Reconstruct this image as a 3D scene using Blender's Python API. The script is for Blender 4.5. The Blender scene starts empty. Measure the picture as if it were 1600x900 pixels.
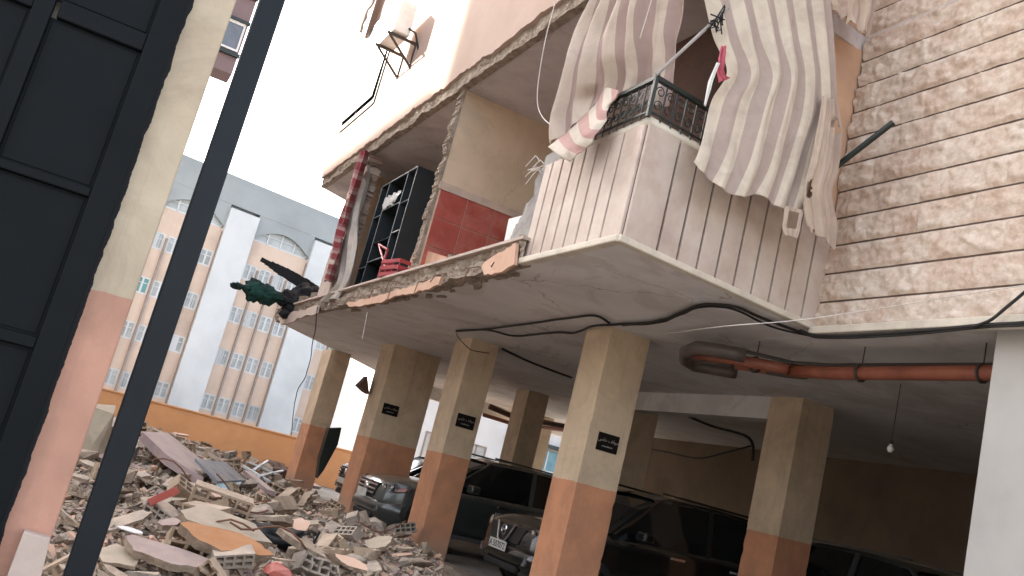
import bpy, bmesh, math, random
import numpy as np
from mathutils import Vector, Matrix, Euler, noise
R = math.radians
random.seed(7)
scene = bpy.context.scene
col = scene.collection

# ------------------------------------------------------------------ camera
W, H, FPX = 1600.0, 900.0, 1432.0
EYE = Vector((0, 0, 1.3))
yaw, pit, rol = R(23.933), R(11.849), R(14.376)
fw = Vector((math.sin(yaw)*math.cos(pit), math.cos(yaw)*math.cos(pit), math.sin(pit)))
rt = Vector((math.cos(yaw), -math.sin(yaw), 0))
up = rt.cross(fw)
r2 = rt*math.cos(rol)+up*math.sin(rol)
u2 = -rt*math.sin(rol)+up*math.cos(rol)
cam = bpy.data.objects.new('camera', bpy.data.cameras.new('camera'))
col.objects.link(cam)
cam.matrix_world = Matrix(((r2.x, u2.x, -fw.x, EYE.x), (r2.y, u2.y, -fw.y, EYE.y), (r2.z, u2.z, -fw.z, EYE.z), (0, 0, 0, 1)))
cam.data.sensor_width = 36.0
cam.data.lens = 36.0*FPX/W
cam.data.clip_start = 0.05
cam.data.clip_end = 1000
scene.camera = cam

# ------------------------------------------------------------------ light
SUN = Vector((0.50, -0.70, -0.45)).normalized()      # the way the light travels
world = bpy.data.worlds.new('World'); scene.world = world; world.use_nodes = True
nt = world.node_tree
sky = nt.nodes.new('ShaderNodeTexSky'); sky.sky_type = 'NISHITA'; sky.sun_disc = False
sky.sun_elevation = math.asin(-SUN.z)
sky.sun_rotation = math.atan2(-SUN.x, -SUN.y)
sky.dust_density = 4.0; sky.air_density = 1.0; sky.ozone_density = 1.0
# hazy bright sky: most of the blue washed out
bw = nt.nodes.new('ShaderNodeHueSaturation'); bw.inputs['Saturation'].default_value = .45
tint = nt.nodes.new('ShaderNodeMix'); tint.data_type = 'RGBA'; tint.blend_type = 'MULTIPLY'; tint.inputs[0].default_value = 1; tint.inputs[7].default_value = (1.0, .965, .955, 1)
nt.links.new(sky.outputs[0], bw.inputs['Color']); nt.links.new(bw.outputs[0], tint.inputs[6])
nt.links.new(tint.outputs[2], nt.nodes['Background'].inputs[0])
nt.nodes['Background'].inputs[1].default_value = 0.15
sl = bpy.data.lights.new('sun', 'SUN'); sl.energy = 4.5; sl.angle = R(1.2); sl.color = (1, .93, .82)
so = bpy.data.objects.new('sun', sl); col.objects.link(so)
so.rotation_euler = SUN.to_track_quat('-Z', 'Y').to_euler()
scene.view_settings.view_transform = 'Standard'
scene.view_settings.look = 'None'
scene.view_settings.exposure = 2.42
scene.view_settings.gamma = 1
scene.view_settings.use_curve_mapping = False

# ------------------------------------------------------------------ helpers
def at(x, y, ax, v):
    """point where the sight line of photo pixel x,y meets the plane axis=v (world)"""
    d = fw*1.0 + r2*((x-W/2)/FPX) - u2*((y-H/2)/FPX)
    i = 'xyz'.index(ax)
    return EYE + d*((v-EYE[i])/d[i])

def tag(o, label=None, cat=None, group=None, kind=None):
    if label: o['label'] = label
    if cat: o['category'] = cat
    if group: o['group'] = group
    if kind: o['kind'] = kind
    return o

def empty(name, loc=(0, 0, 0), rz=0, label=None, cat=None, group=None):
    o = bpy.data.objects.new(name, None); col.objects.link(o)
    o.location = loc; o.rotation_euler = (0, 0, rz); o.empty_display_size = .2
    return tag(o, label, cat, group)

class MB:
    def __init__(s): s.v = []; s.f = []; s.m = []; s.uv = {}
    def add(s, vs, fs, mi=0):
        b = len(s.v); s.v += [tuple(v) for v in vs]
        for f in fs: s.f.append(tuple(b+i for i in f)); s.m.append(mi)
        return s
    def box(s, x0, x1, y0, y1, z0, z1, mi=0, mat=None):
        vs = [Vector((x, y, z)) for x in (x0, x1) for y in (y0, y1) for z in (z0, z1)]
        if mat: vs = [mat @ v for v in vs]
        return s.add(vs, [(0, 1, 3, 2), (4, 6, 7, 5), (0, 4, 5, 1), (2, 3, 7, 6), (0, 2, 6, 4), (1, 5, 7, 3)], mi)
    def beam(s, a, b, w, h, mi=0, upv=Vector((0, 0, 1))):
        a = Vector(a); b = Vector(b); d = (b-a); L = d.length; d.normalize()
        if abs(d.dot(upv)) > .97: upv = Vector((1, 0, 0))
        x = d.cross(upv).normalized(); z = x.cross(d)
        m = Matrix(((x.x, d.x, z.x, a.x), (x.y, d.y, z.y, a.y), (x.z, d.z, z.z, a.z), (0, 0, 0, 1)))
        return s.box(-w/2, w/2, 0, L, -h/2, h/2, mi, m)
    def prism(s, pts, off, mi=0, mi_top=None):
        n = len(pts); off = Vector(off)
        a = [Vector(p) for p in pts]; b = [p+off for p in a]
        s.add(a+b, [tuple(range(n))[::-1]], mi if mi_top is None else mi_top)
        k = len(s.v)-2*n
        s.f.append(tuple(k+n+i for i in range(n))); s.m.append(mi)
        for i in range(n):
            j = (i+1) % n; s.f.append((k+i, k+j, k+n+j, k+n+i)); s.m.append(mi)
        return s
    def tube(s, pts, r, n=8, mi=0, cap=True):
        pts = [Vector(p) for p in pts]; rings = []
        prev = None
        for i, p in enumerate(pts):
            d = (pts[min(i+1, len(pts)-1)]-pts[max(i-1, 0)]).normalized()
            if prev is None:
                x = d.cross(Vector((0, 0, 1)))
                if x.length < .1: x = d.cross(Vector((1, 0, 0)))
            else: x = prev-d*prev.dot(d)
            x.normalize(); prev = x; y = d.cross(x)
            rr = r[i] if isinstance(r, (list, tuple)) else r
            rings.append([p+x*rr*math.cos(2*math.pi*k/n)+y*rr*math.sin(2*math.pi*k/n) for k in range(n)])
        vs = [v for g in rings for v in g]; fs = []
        for i in range(len(pts)-1):
            for k in range(n):
                k2 = (k+1) % n; fs.append((i*n+k, i*n+k2, (i+1)*n+k2, (i+1)*n+k))
        if cap: fs.append(tuple(range(n))[::-1]); fs.append(tuple((len(pts)-1)*n+k for k in range(n)))
        return s.add(vs, fs, mi)
    def lathe(s, prof, cx=0, cy=0, cz=0, axis='z', n=24, mi=0, ang=2*math.pi):
        vs = []; fs = []
        for (r, h) in prof:
            for k in range(n):
                a = ang*k/n; c, q = r*math.cos(a), r*math.sin(a)
                vs.append({'z': (cx+c, cy+q, cz+h), 'y': (cx+c, cy+h, cz+q), 'x': (cx+h, cy+c, cz+q)}[axis])
        for i in range(len(prof)-1):
            for k in range(n):
                k2 = (k+1) % n; fs.append((i*n+k, i*n+k2, (i+1)*n+k2, (i+1)*n+k))
        return s.add(vs, fs, mi)
    def build(s, name, mats, parent=None, smooth=False, bevel=0, label=None, cat=None, group=None, kind=None):
        me = bpy.data.meshes.new(name); me.from_pydata(s.v, [], s.f)
        if not isinstance(mats, (list, tuple)): mats = [mats]
        for m in mats: me.materials.append(m)
        me.polygons.foreach_set('material_index', s.m)
        bm = bmesh.new(); bm.from_mesh(me); bmesh.ops.recalc_face_normals(bm, faces=bm.faces[:])
        bm.to_mesh(me); bm.free()
        if smooth: me.polygons.foreach_set('use_smooth', [True]*len(me.polygons))
        me.update()
        o = bpy.data.objects.new(name, me); col.objects.link(o)
        if parent: o.parent = parent
        if bevel:
            b = o.modifiers.new('bevel', 'BEVEL'); b.width = bevel; b.segments = 2; b.limit_method = 'ANGLE'; b.angle_limit = R(40)
            b.harden_normals = False
        return tag(o, label, cat, group, kind)

# ------------------------------------------------------------------ materials
def nodes(name):
    m = bpy.data.materials.new(name); m.use_nodes = True
    t = m.node_tree; return m, t, t.nodes['Principled BSDF']
def N(t, k, **kw):
    n = t.nodes.new(k)
    for a, b in kw.items():
        if a in ('inp',):
            for i, v in b.items(): n.inputs[i].default_value = v
        else: setattr(n, a, b)
    return n
def ramp(t, fac, stops):
    r = N(t, 'ShaderNodeValToRGB'); e = r.color_ramp.elements
    while len(e) < len(stops): e.new(.5)
    for i, (p, c) in enumerate(stops): e[i].position = p; e[i].color = (*c, 1)
    t.links.new(fac, r.inputs[0]); return r.outputs[0]
def noise_tex(t, vec, scale, detail=6, rough=.6, dist=0):
    n = N(t, 'ShaderNodeTexNoise', inp={'Scale': scale, 'Detail': detail, 'Roughness': rough, 'Distortion': dist})
    t.links.new(vec, n.inputs['Vector']); return n.outputs['Fac']
def mix(t, fac, a, b, mode='MIX'):
    n = N(t, 'ShaderNodeMix', data_type='RGBA', blend_type=mode)
    for s_, v in ((0, fac), (6, a), (7, b)):
        if isinstance(v, (int, float)): n.inputs[s_].default_value = v
        elif isinstance(v, tuple): n.inputs[s_].default_value = (*v, 1)
        else: t.links.new(v, n.inputs[s_])
    return n.outputs[2]
def math_(t, op, a, b=0., c=None):
    n = N(t, 'ShaderNodeMath', operation=op)
    for i, v in enumerate((a, b) if c is None else (a, b, c)):
        if isinstance(v, (int, float)): n.inputs[i].default_value = v
        else: t.links.new(v, n.inputs[i])
    return n.outputs[0]
def pos(t, local=False):
    if local: return N(t, 'ShaderNodeTexCoord').outputs['Object']
    return N(t, 'ShaderNodeNewGeometry').outputs['Position']
def bump(t, p, h, strength=.3, dist=.02):
    b = N(t, 'ShaderNodeBump', inp={'Strength': strength, 'Distance': dist})
    t.links.new(h, b.inputs['Height']); t.links.new(b.outputs[0], p.inputs['Normal'])

def surf(name, a, b=None, c=None, scale=4, rough=.85, bm=.3, bscale=40, bdist=.01, dirt=.0, dirtcol=(.10, .08, .06), dscale=1.3, metal=0, local=False, coat=0, spec=None):
    m, t, p = nodes(name); b = b or tuple(x*.8 for x in a); c = c or tuple(min(1, x*1.12) for x in a)
    P = pos(t, local)
    n = noise_tex(t, P, scale)
    cc = ramp(t, n, [(.3, b), (.5, a), (.72, c)])
    if dirt:
        d = ramp(t, noise_tex(t, P, dscale, 8, .7, .6), [(.48, (0, 0, 0)), (.75, (dirt,)*3)])
        cc = mix(t, d, cc, dirtcol)
    t.links.new(cc, p.inputs['Base Color'])
    p.inputs['Roughness'].default_value = rough; p.inputs['Metallic'].default_value = metal
    if spec is not None: p.inputs['Specular IOR Level'].default_value = spec
    if coat: p.inputs['Coat Weight'].default_value = coat; p.inputs['Coat Roughness'].default_value = .06
    if bm: bump(t, p, noise_tex(t, P, bscale, 8, .65), bm, bdist)
    return m

def two_tone(name, upper, lower, level=1.52, black=None):
    """painted pillar: cream above a terracotta dado, the paint edge a little wavy"""
    m, t, p = nodes(name); P = pos(t)
    s = N(t, 'ShaderNodeSeparateXYZ'); t.links.new(P, s.inputs[0])
    n = noise_tex(t, P, 3, 6, .6)
    u = ramp(t, n, [(.3, tuple(x*.86 for x in upper)), (.55, upper), (.75, tuple(min(1, x*1.08) for x in upper))])
    l = ramp(t, n, [(.3, tuple(x*.82 for x in lower)), (.55, lower), (.75, tuple(min(1, x*1.1) for x in lower))])
    w = math_(t, 'MULTIPLY_ADD', noise_tex(t, P, 9, 4, .5), .03, level-.015)
    f = math_(t, 'GREATER_THAN', s.outputs[2], w)
    c = mix(t, f, l, u)
    chips = ramp(t, noise_tex(t, P, 7, 10, .75, .4), [(.66, (0, 0, 0)), (.70, (1, 1, 1))])
    c = mix(t, math_(t, 'MULTIPLY', chips, .35), c, (.42, .36, .31))
    dn = ramp(t, noise_tex(t, P, 1.7, 8, .7, .8), [(.45, (0, 0, 0)), (.8, (.55, .55, .55))])
    c = mix(t, dn, c, (.22, .14, .095))
    mp = N(t, 'ShaderNodeMapping'); mp.inputs['Scale'].default_value = (14, 14, .7); t.links.new(P, mp.inputs['Vector'])
    dr = ramp(t, noise_tex(t, mp.outputs[0], 1.0, 5, .6), [(.55, (0, 0, 0)), (.78, (.38, .38, .38))])
    c = mix(t, dr, c, (.24, .18, .13))
    sc = ramp(t, noise_tex(t, P, 22, 6, .8, 1.5), [(.70, (0, 0, 0)), (.72, (.7, .7, .7))])
    c = mix(t, sc, c, (.60, .55, .48))
    bz = N(t, 'ShaderNodeMapRange'); bz.inputs[1].default_value = .55; bz.inputs[2].default_value = .0; t.links.new(s.outputs[2], bz.inputs[0])
    c = mix(t, math_(t, 'MULTIPLY', bz.outputs[0], math_(t, 'MULTIPLY', noise_tex(t, P, 5, 6), 1.1)), c, (.36, .30, .24))
    if black is not None:
        e = math_(t, 'MULTIPLY_ADD', noise_tex(t, P, 6, 6, .65), .045, black-.022)
        c = mix(t, math_(t, 'GREATER_THAN', s.outputs[0], e), (.004, .006, .008), c)
    t.links.new(c, p.inputs['Base Color']); p.inputs['Roughness'].default_value = .8
    bump(t, p, noise_tex(t, P, 30, 8, .6), .25, .01)
    return m

def stripes(name, cols, n, rough=.9, axis=0, alpha=False):
    m, t, p = nodes(name)
    uv = N(t, 'ShaderNodeUVMap'); s = N(t, 'ShaderNodeSeparateXYZ'); t.links.new(uv.outputs[0], s.inputs[0])
    x = math_(t, 'MULTIPLY', s.outputs[axis], n)
    fr = math_(t, 'FRACT', x)
    r = N(t, 'ShaderNodeValToRGB'); r.color_ramp.interpolation = 'CONSTANT'; e = r.color_ramp.elements
    while len(e) < len(cols): e.new(.5)
    for i, (q, c) in enumerate(cols): e[i].position = q; e[i].color = (*c, 1)
    t.links.new(fr, r.inputs[0])
    P = pos(t)
    d = ramp(t, noise_tex(t, P, 3.5, 8, .7, .8), [(.42, (0, 0, 0)), (.8, (.5, .5, .5))])
    c = mix(t, d, r.outputs[0], (.27, .21, .17))
    t.links.new(c, p.inputs['Base Color']); p.inputs['Roughness'].default_value = rough
    w = N(t, 'ShaderNodeTexWave', inp={'Scale': 160., 'Distortion': 1.})
    bump(t, p, noise_tex(t, P, 25, 8, .6), .35, .008)
    p.inputs['Sheen Weight'].default_value = .15
    # thin canvas lets some light through
    tr = N(t, 'ShaderNodeBsdfTranslucent'); t.links.new(c, tr.inputs[0])
    ms = N(t, 'ShaderNodeMixShader'); ms.inputs[0].default_value = .22
    t.links.new(p.outputs[0], ms.inputs[1]); t.links.new(tr.outputs[0], ms.inputs[2])
    t.links.new(ms.outputs[0], t.nodes['Material Output'].inputs[0])
    return m

CREAM = (.63, .49, .34); TERRA = (.60, .28, .15)
MT = dict(
 column=two_tone('pillar_paint', CREAM, TERRA),
 gatepillar=two_tone('gate_pillar_paint', (.52, .44, .32), (.52, .28, .20), 1.64, .0),
 soffit=surf('soffit_paint', (.70, .68, .67), (.63, .61, .60), (.74, .72, .71), 1.2, .9, .25, 25, .01, .35, (.30, .25, .22), .8),
 ceiling=surf('room_ceiling_paint', (.56, .50, .48), None, None, 1.5, .9, .2, 20, .01, .3, (.25, .19, .17)),
 facade=surf('pink_facade_render', (.46, .34, .28), (.42, .30, .24), (.50, .38, .32), .9, .9, .2, 60, .006, .2, (.40, .27, .2)),
 roomwall=surf('room_wall_paint', (.64, .49, .35), (.58, .44, .31), (.68, .53, .39), 1.0, .85, .15, 40, .006, .35, (.30, .20, .13), 1.5),
 tanwall=surf('tan_wall_paint', (.55, .34, .22), None, None, 1.2, .85, .2, 30, .01, .2),
 broken=surf('broken_concrete', (.34, .27, .21), (.20, .15, .11), (.46, .39, .32), 9, .95, .9, 22, .05, .4, (.12, .08, .06), 3),
 greycon=surf('grey_concrete', (.36, .34, .32), (.25, .23, .22), (.45, .43, .40), 6, .95, .6, 30, .03, .3, (.16, .12, .10), 2),
 plaster=surf('pink_plaster', (.60, .38, .27), (.54, .33, .23), (.64, .43, .32), 3, .9, .3, 40, .01, .2, (.35, .25, .2), 4),
 paleplaster=surf('pale_plaster', (.52, .42, .36), None, None, 4, .9, .3, 40, .01, .3, (.3, .22, .18), 4),
 marble=surf('marble_cladding', (.53, .44, .375), (.42, .32, .265), (.61, .53, .455), 2.2, .5, .12, 30, .004, .5, (.32, .20, .15), 1.6),
 coping=surf('cream_stone_trim', (.62, .56, .46), None, None, 5, .6, .2, 50, .006, .3, (.3, .24, .18), 3),
 joint=surf('dark_joint', (.02, .015, .012), None, None, 5, .95, 0),
 iron=surf('black_green_iron', (.012, .022, .02), None, None, 8, .45, .3, 60, .004),
 gate=surf('black_gate_paint', (.0035, .0055, .007), (.0025, .004, .005), (.005, .0075, .009), 1.5, .6, .12, 25, .004, .12, (.012, .014, .014), 3, spec=.14),
 steel=surf('blue_black_post_paint', (.0025, .0055, .009), None, None, 3, .36, .1, 25, .004, .25, (.01, .014, .016), 6, spec=.22),
 cable=surf('black_cable', (.012, .011, .010), None, None, 8, .6, 0),
 white=surf('white_plastic', (.72, .71, .68), None, None, 5, .5, 0, dirt=.3, dirtcol=(.4, .36, .3)),
 wire=surf('white_wire', (.6, .55, .5), None, None, 5, .6, 0),
 lightwall=surf('white_pillar_paint', (.42, .405, .38), None, None, 1.0, .85, .15, 30, .006, .25, (.4, .36, .31)),
 pipe=surf('orange_pvc', (.27, .085, .05), (.20, .06, .035), (.32, .11, .065), 4, .45, .05, dirt=.4, dirtcol=(.12, .06, .04), dscale=5),
 greypvc=surf('grey_fitting', (.085, .065, .055), None, None, 4, .5, .1, dirt=.4),
 darkmetal=surf('dark_channel', (.05, .04, .035), None, None, 6, .6, .2),
 floor=surf('dusty_concrete_ground', (.27, .25, .22), (.19, .175, .155), (.35, .32, .29), 2.2, .95, .5, 60, .012, .5, (.22, .19, .16), 1.2),
 dust=surf('rubble_dust', (.33, .265, .20), (.20, .155, .115), (.44, .37, .29), 7, .98, .8, 35, .04, .3, (0.084, 0.063, 0.049), 3),
 orange=surf('orange_wall_paint', (.70, .37, .17), (.63, .32, .14), (.76, .42, .21), .6, .85, .2, 12, .01, .25, (.36, .19, .10), 1.0),
 fargrey=surf('grey_panels', (.29, .315, .32), None, None, .2, .8, 0, dirt=.15, dscale=.3, dirtcol=(.15, .17, .18)),
 farwhite=surf('white_panels', (.54, .56, .565), None, None, .2, .8, 0, dirt=.2, dscale=.3, dirtcol=(.3, .3, .3)),
 fartan=surf('tan_render', (.56, .44, .355), None, None, .3, .85, 0, dirt=.2, dscale=.3, dirtcol=(.24, .17, .12)),  # tan lightened to put the distant glare into the colour
 farrib=surf('brown_rib', (.27, .22, .19), None, None, 1, .7, 0),
 neighbour=surf('neighbour_render', (.60, .55, .48), None, None, .4, .9, .2, 20, .01, .3, (.35, .3, .25), .5),
 towerbrown=surf('brown_tower_render', (.20, .14, .14), None, None, .5, .85, 0),
 tyre=surf('tyre', (.02, .02, .02), None, None, 8, .8, .2),
 chrome=surf('chrome', (.65, .66, .68), None, None, 3, .18, 0, metal=1),
 carblack=surf('black_car_paint', (.006, .007, .007), None, None, 2, .25, 0, coat=.7, dirt=.12, dirtcol=(.05, .045, .04), dscale=4),
 cargreen=surf('dark_green_car_paint', (.045, .055, .055), None, None, 2, .28, 0, coat=.8, dirt=.2, dirtcol=(.06, .055, .05), dscale=4),
 cargrey=surf('grey_car_paint', (.05, .056, .056), None, None, 2, .3, 0, coat=.6, dirt=.3, dirtcol=(.10, .09, .08), dscale=4),
 trim=surf('black_trim', (.012, .012, .012), None, None, 5, .6, 0),
 platewhite=surf('plate_white', (.55, .54, .50), None, None, 5, .5, 0),
 plateink=surf('plate_ink', (.02, .02, .03), None, None, 5, .5, 0),
 tile=surf('red_tile', (.40, .085, .065), (.32, .06, .045), (.47, .12, .09), 3, .4, .05, dirt=.5, dirtcol=(.50, .28, .21), dscale=3),
 grout=surf('pale_grout', (.55, .42, .34), None, None, 5, .9, 0),
 cabinet=surf('black_cabinet', (.016, .022, .026), None, None, 3, .5, .1),
 cabtrim=surf('pale_cabinet_edge', (.40, .42, .42), None, None, 3, .5, 0),
 redplastic=surf('red_plastic', (.36, .05, .06), None, None, 4, .45, 0),
 carton=surf('torn_carton', (.52, .30, .20), None, None, 5, .9, .3),
 brown=surf('brown_wood', (.10, .05, .035), None, None, 8, .7, .3),
 greencloth=surf('green_cloth', (.004, .035, .028), (.003, .012, .012), (.006, .07, .05), 6, .85, .4, 20, .02),
 blackcloth=surf('black_cloth', (.012, .014, .017), None, None, 6, .9, .4, 20, .02),
 pinkcloth=surf('pink_cloth', (.46, .10, .13), None, None, 6, .9, .3),
 greycloth=surf('grey_curtain', (.42, .37, .32), (.34, .29, .25), (.48, .44, .39), 4, .9, .3, 25, .01, .3),
 bluesheet=surf('blue_grey_sheet', (.13, .155, .19), None, None, 3, .5, .1, dirt=.4, dirtcol=(.3, .27, .24), dscale=4),
 bluepanel=surf('pale_blue_panel', (.42, .62, .68), None, None, 3, .35, 0, dirt=.2),
 blockm=surf('hollow_block_clay', (0.360, 0.266, 0.180), (0.274, 0.194, 0.130), (0.418, 0.331, 0.238), 7, .95, .5, 40, .01, .3, (0.144, 0.108, 0.079), 4),
 blockg=surf('hollow_block_grey', (0.302, 0.259, 0.216), (0.216, 0.180, 0.151), (0.374, 0.331, 0.281), 7, .95, .5, 40, .01, .3, (0.144, 0.108, 0.079), 4),
 chunkc=surf('chunk_tan', (0.317, 0.245, 0.180), (0.202, 0.151, 0.108), (0.396, 0.324, 0.252), 8, .97, .9, 25, .03, .3, (0.101, 0.072, 0.058), 4),
 chunkg=surf('chunk_grey', (.34, .29, .24), (.21, .175, .14), (.45, .39, .33), 8, .97, .9, 25, .03, .3, (0.101, 0.072, 0.058), 4),
 mauve=surf('mauve_plaster', (0.330, 0.244, 0.231), (0.290, 0.211, 0.198), (0.363, 0.284, 0.271), 4, .9, .3, 40, .01, .3, (0.198, 0.158, 0.132), 4),
 orangeplaster=surf('orange_plaster', (0.446, 0.194, 0.072), (0.396, 0.166, 0.058), (0.475, 0.230, 0.101), 4, .9, .3, 40, .01, .3, (0.259, 0.180, 0.130), 4),
 creamplaster=surf('cream_plaster', (0.360, 0.304, 0.223), None, None, 4, .9, .3, 40, .01, .3, (0.186, 0.149, 0.124), 4),
 glassdark=None)
for k_ in ():
    pass
def add_cracks(m, scale=.55, col=(.20, .16, .13), amt=.75):
    t = m.node_tree; p = t.nodes['Principled BSDF']; P = pos(t)
    w = N(t, 'ShaderNodeTexNoise', inp={'Scale': 2.2, 'Detail': 5.}); t.links.new(P, w.inputs['Vector'])
    v = N(t, 'ShaderNodeTexVoronoi', feature='DISTANCE_TO_EDGE', inp={'Scale': scale})
    a = N(t, 'ShaderNodeVectorMath', operation='MULTIPLY_ADD'); t.links.new(w.outputs['Color'], a.inputs[0]); a.inputs[1].default_value = (.5, .5, .5); t.links.new(P, a.inputs[2])
    t.links.new(a.outputs[0], v.inputs['Vector'])
    c = ramp(t, v.outputs['Distance'], [(.0, (amt,)*3), (.006, (0, 0, 0))])
    old = p.inputs['Base Color'].links[0].from_socket
    k = math_(t, 'MULTIPLY', c, ramp(t, noise_tex(t, P, .8, 3), [(.45, (0, 0, 0)), (.6, (1, 1, 1))]))
    damp = ramp(t, noise_tex(t, P, .55, 6, .65, 1.2), [(.52, (0, 0, 0)), (.56, (.22, .22, .22)), (.75, (.4, .4, .4))])
    n = mix(t, damp, old, (.34, .28, .23)); t.links.new(mix(t, k, n, col), p.inputs['Base Color'])
def dusty(m, c=(.62, .49, .375), amt=.75):
    t = m.node_tree; p = t.nodes['Principled BSDF']; old = p.inputs['Base Color'].links[0].from_socket
    g = N(t, 'ShaderNodeNewGeometry'); s = N(t, 'ShaderNodeSeparateXYZ'); t.links.new(g.outputs['Normal'], s.inputs[0])
    f = math_(t, 'MULTIPLY', ramp(t, noise_tex(t, g.outputs['Position'], 6, 6, .6), [(.35, (.25,)*3), (.65, (1, 1, 1))]), ramp(t, s.outputs[2], [(.2, (0, 0, 0)), (.9, (amt,)*3)]))
    t.links.new(mix(t, f, old, c), p.inputs['Base Color'])
add_cracks(MT['soffit']); add_cracks(MT['ceiling'], .8); add_cracks(MT['roomwall'], .7)
for k_, a_ in (('blockm', .7), ('blockg', .8), ('chunkc', .8), ('chunkg', .8), ('mauve', .35), ('creamplaster', .4), ('plaster', .3), ('orangeplaster', .2), ('bluesheet', .35), ('blackcloth', .12), ('brown', .25), ('cargreen', .35), ('carblack', .10)): dusty(MT[k_], amt=a_)
def glassmat(name, c, rough=.08, spec=.5):
    m, t, p = nodes(name); p.inputs['Base Color'].default_value = (*c, 1)
    P = pos(t); n = noise_tex(t, P, 1.2, 3); cc = ramp(t, n, [(.3, tuple(x*.6 for x in c)), (.7, c)])
    t.links.new(cc, p.inputs['Base Color']); p.inputs['Roughness'].default_value = rough
    p.inputs['Specular IOR Level'].default_value = spec; return m
MT['bounce'] = surf('bounce_pad_concrete', (.50, .46, .40), None, None, 1.5, .9, .3, 30, .01, .3, (.3, .26, .22))
MT['rearpaint'] = surf('dim_bay_wall_paint', (.22, .165, .115), None, None, 1.2, .9, .2, 30, .01, .4, (.10, .075, .055), .8)  # brown darkened so the bay's shade sits in the wall colour
MT['rust'] = surf('rusty_steel', (.16, .07, .04), None, None, 20, .8, .3)
MT['glassdark'] = glassmat('dark_car_glass', (.01, .012, .013))
MT['farglass'] = glassmat('far_window_glass', (.42, .45, .45), .35)
MT['tealglass'] = glassmat('teal_window_glass', (.10, .30, .30), .12)
MT['lens'] = glassmat('headlamp_lens', (.16, .165, .17), .2, .5)
MT['amber'] = glassmat('amber_lens', (.40, .12, .06), .15, .6)
MT['blueshop'] = glassmat('blue_shop_glass', (.16, .36, .44), .2)
A_, B_ = (.60, .53, .44), (.44, .33, .30)
MT['awn_l'] = stripes('striped_canvas_left', [(0, (.62, .52, .44)), (.5, (.42, .31, .28))], 5)
MT['awn_r'] = stripes('striped_canvas_right', [(0, (.74, .66, .55)), (.5, (.50, .405, .36))], 6)
MT['hem'] = stripes('striped_hem', [(0, (.70, .62, .52)), (.5, (.56, .34, .30))], 4, axis=0)
MT['beigecloth'] = stripes('beige_canvas', [(0, (.62, .50, .40)), (.6, (.52, .40, .33))], 3)
MT['check'] = stripes('red_checked_cloth', [(0, (.30, .035, .045)), (.5, (.38, .15, .15)), (.75, (.48, .30, .28))], 11, axis=1)
MT['pleat'] = stripes('pleated_curtain', [(0, (.42, .37, .31)), (.7, (.34, .29, .24))], 9)

def stone_mat():
    m, t, p = nodes('rockface_stone'); P = pos(t)
    s = N(t, 'ShaderNodeSeparateXYZ'); t.links.new(P, s.inputs[0])
    rz = math_(t, 'MULTIPLY', math_(t, 'SUBTRACT', s.outputs[2], 3.55), 1/.27)
    f = math_(t, 'FRACT', rz); row = math_(t, 'FLOOR', rz)
    by = math_(t, 'DIVIDE', math_(t, 'MULTIPLY_ADD', row, .23, s.outputs[1]), .52)
    wn = N(t, 'ShaderNodeTexWhiteNoise', noise_dimensions='2D'); cb = N(t, 'ShaderNodeCombineXYZ')
    t.links.new(math_(t, 'FLOOR', by), cb.inputs[0]); t.links.new(row, cb.inputs[1]); t.links.new(cb.outputs[0], wn.inputs['Vector'])
    nn = math_(t, 'MULTIPLY_ADD', wn.outputs['Value'], .13, math_(t, 'SUBTRACT', noise_tex(t, P, 3.0, 8, .65, .6), .065))
    n1 = ramp(t, nn, [(.26, (.50, .37, .29)), (.40, (.62, .49, .40)), (.55, (.68, .58, .49)), (.8, (.74, .67, .59))])
    n2 = ramp(t, noise_tex(t, P, 15, 8, .7), [(.35, (.74, .65, .58)), (.6, (1, 1, 1))])
    c = mix(t, .8, n1, n2, 'MULTIPLY')
    g = math_(t, 'LESS_THAN', f, math_(t, 'MULTIPLY_ADD', noise_tex(t, P, 9, 3), .02, .045))
    c = mix(t, g, c, (.10, .065, .05))
    t.links.new(c, p.inputs['Base Color']); p.inputs['Roughness'].default_value = .85
    bump(t, p, noise_tex(t, P, 28, 8, .7), .7, .02)
    return m
MT['stone'] = stone_mat()

# ------------------------------------------------------------------ ground
def smooth(a, b, x):
    t = max(0, min(1, (x-a)/(b-a))); return t*t*(3-2*t)
def heap(x, y):
    """height of the rubble heap"""
    e = smooth(5.5, 3.6, x+.5*math.sin(y*.9))*smooth(3.2, 5.0, y)*smooth(27.0, 25.0, y)
    h = .08+.17*smooth(6, 11, y)+.36*math.exp(-((x-1.1)/1.3)**2-((y-14.0)/5.0)**2)+.16*math.exp(-((x-2.1)/1.1)**2-((y-7.6)/1.6)**2)
    h += .10*math.exp(-((x-3.2)/2.5)**2-((y-23)/3.5)**2)
    h += .10*noise.noise(Vector((x*.9, y*.9, 3)))+.05*noise.noise(Vector((x*2.3, y*2.3, 7)))
    return max(0, h*e)
b = MB(); b.box(-60, 90, -20, 130, -1.0, 0.0); b.build('ground', MT['floor'], kind='structure')
b = MB(); b.box(-6, 5.7, -16, 2.2, .0, .006); b.build('bounce_pad', MT['bounce'], kind='structure')  # pale pad added out of view to bounce light under the building
b = MB(); nx, ny = 90, 300
for j in range(ny+1):
    for i in range(nx+1):
        x = -2.5+8.5*i/nx; y = 3.0+24.5*j/ny
        h = heap(x, y)
        b.v.append((x, y, .004+h+(.05*noise.fractal(Vector((x*5, y*5, 0)), .7, 2, 4) if h > .03 else 0) if h > .004 else -.02))
for j in range(ny):
    for i in range(nx):
        k = j*(nx+1)+i; b.f.append((k, k+1, k+nx+2, k+nx+1)); b.m.append(0)
b.build('rubble_ground', MT['dust'], kind='structure')

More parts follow.
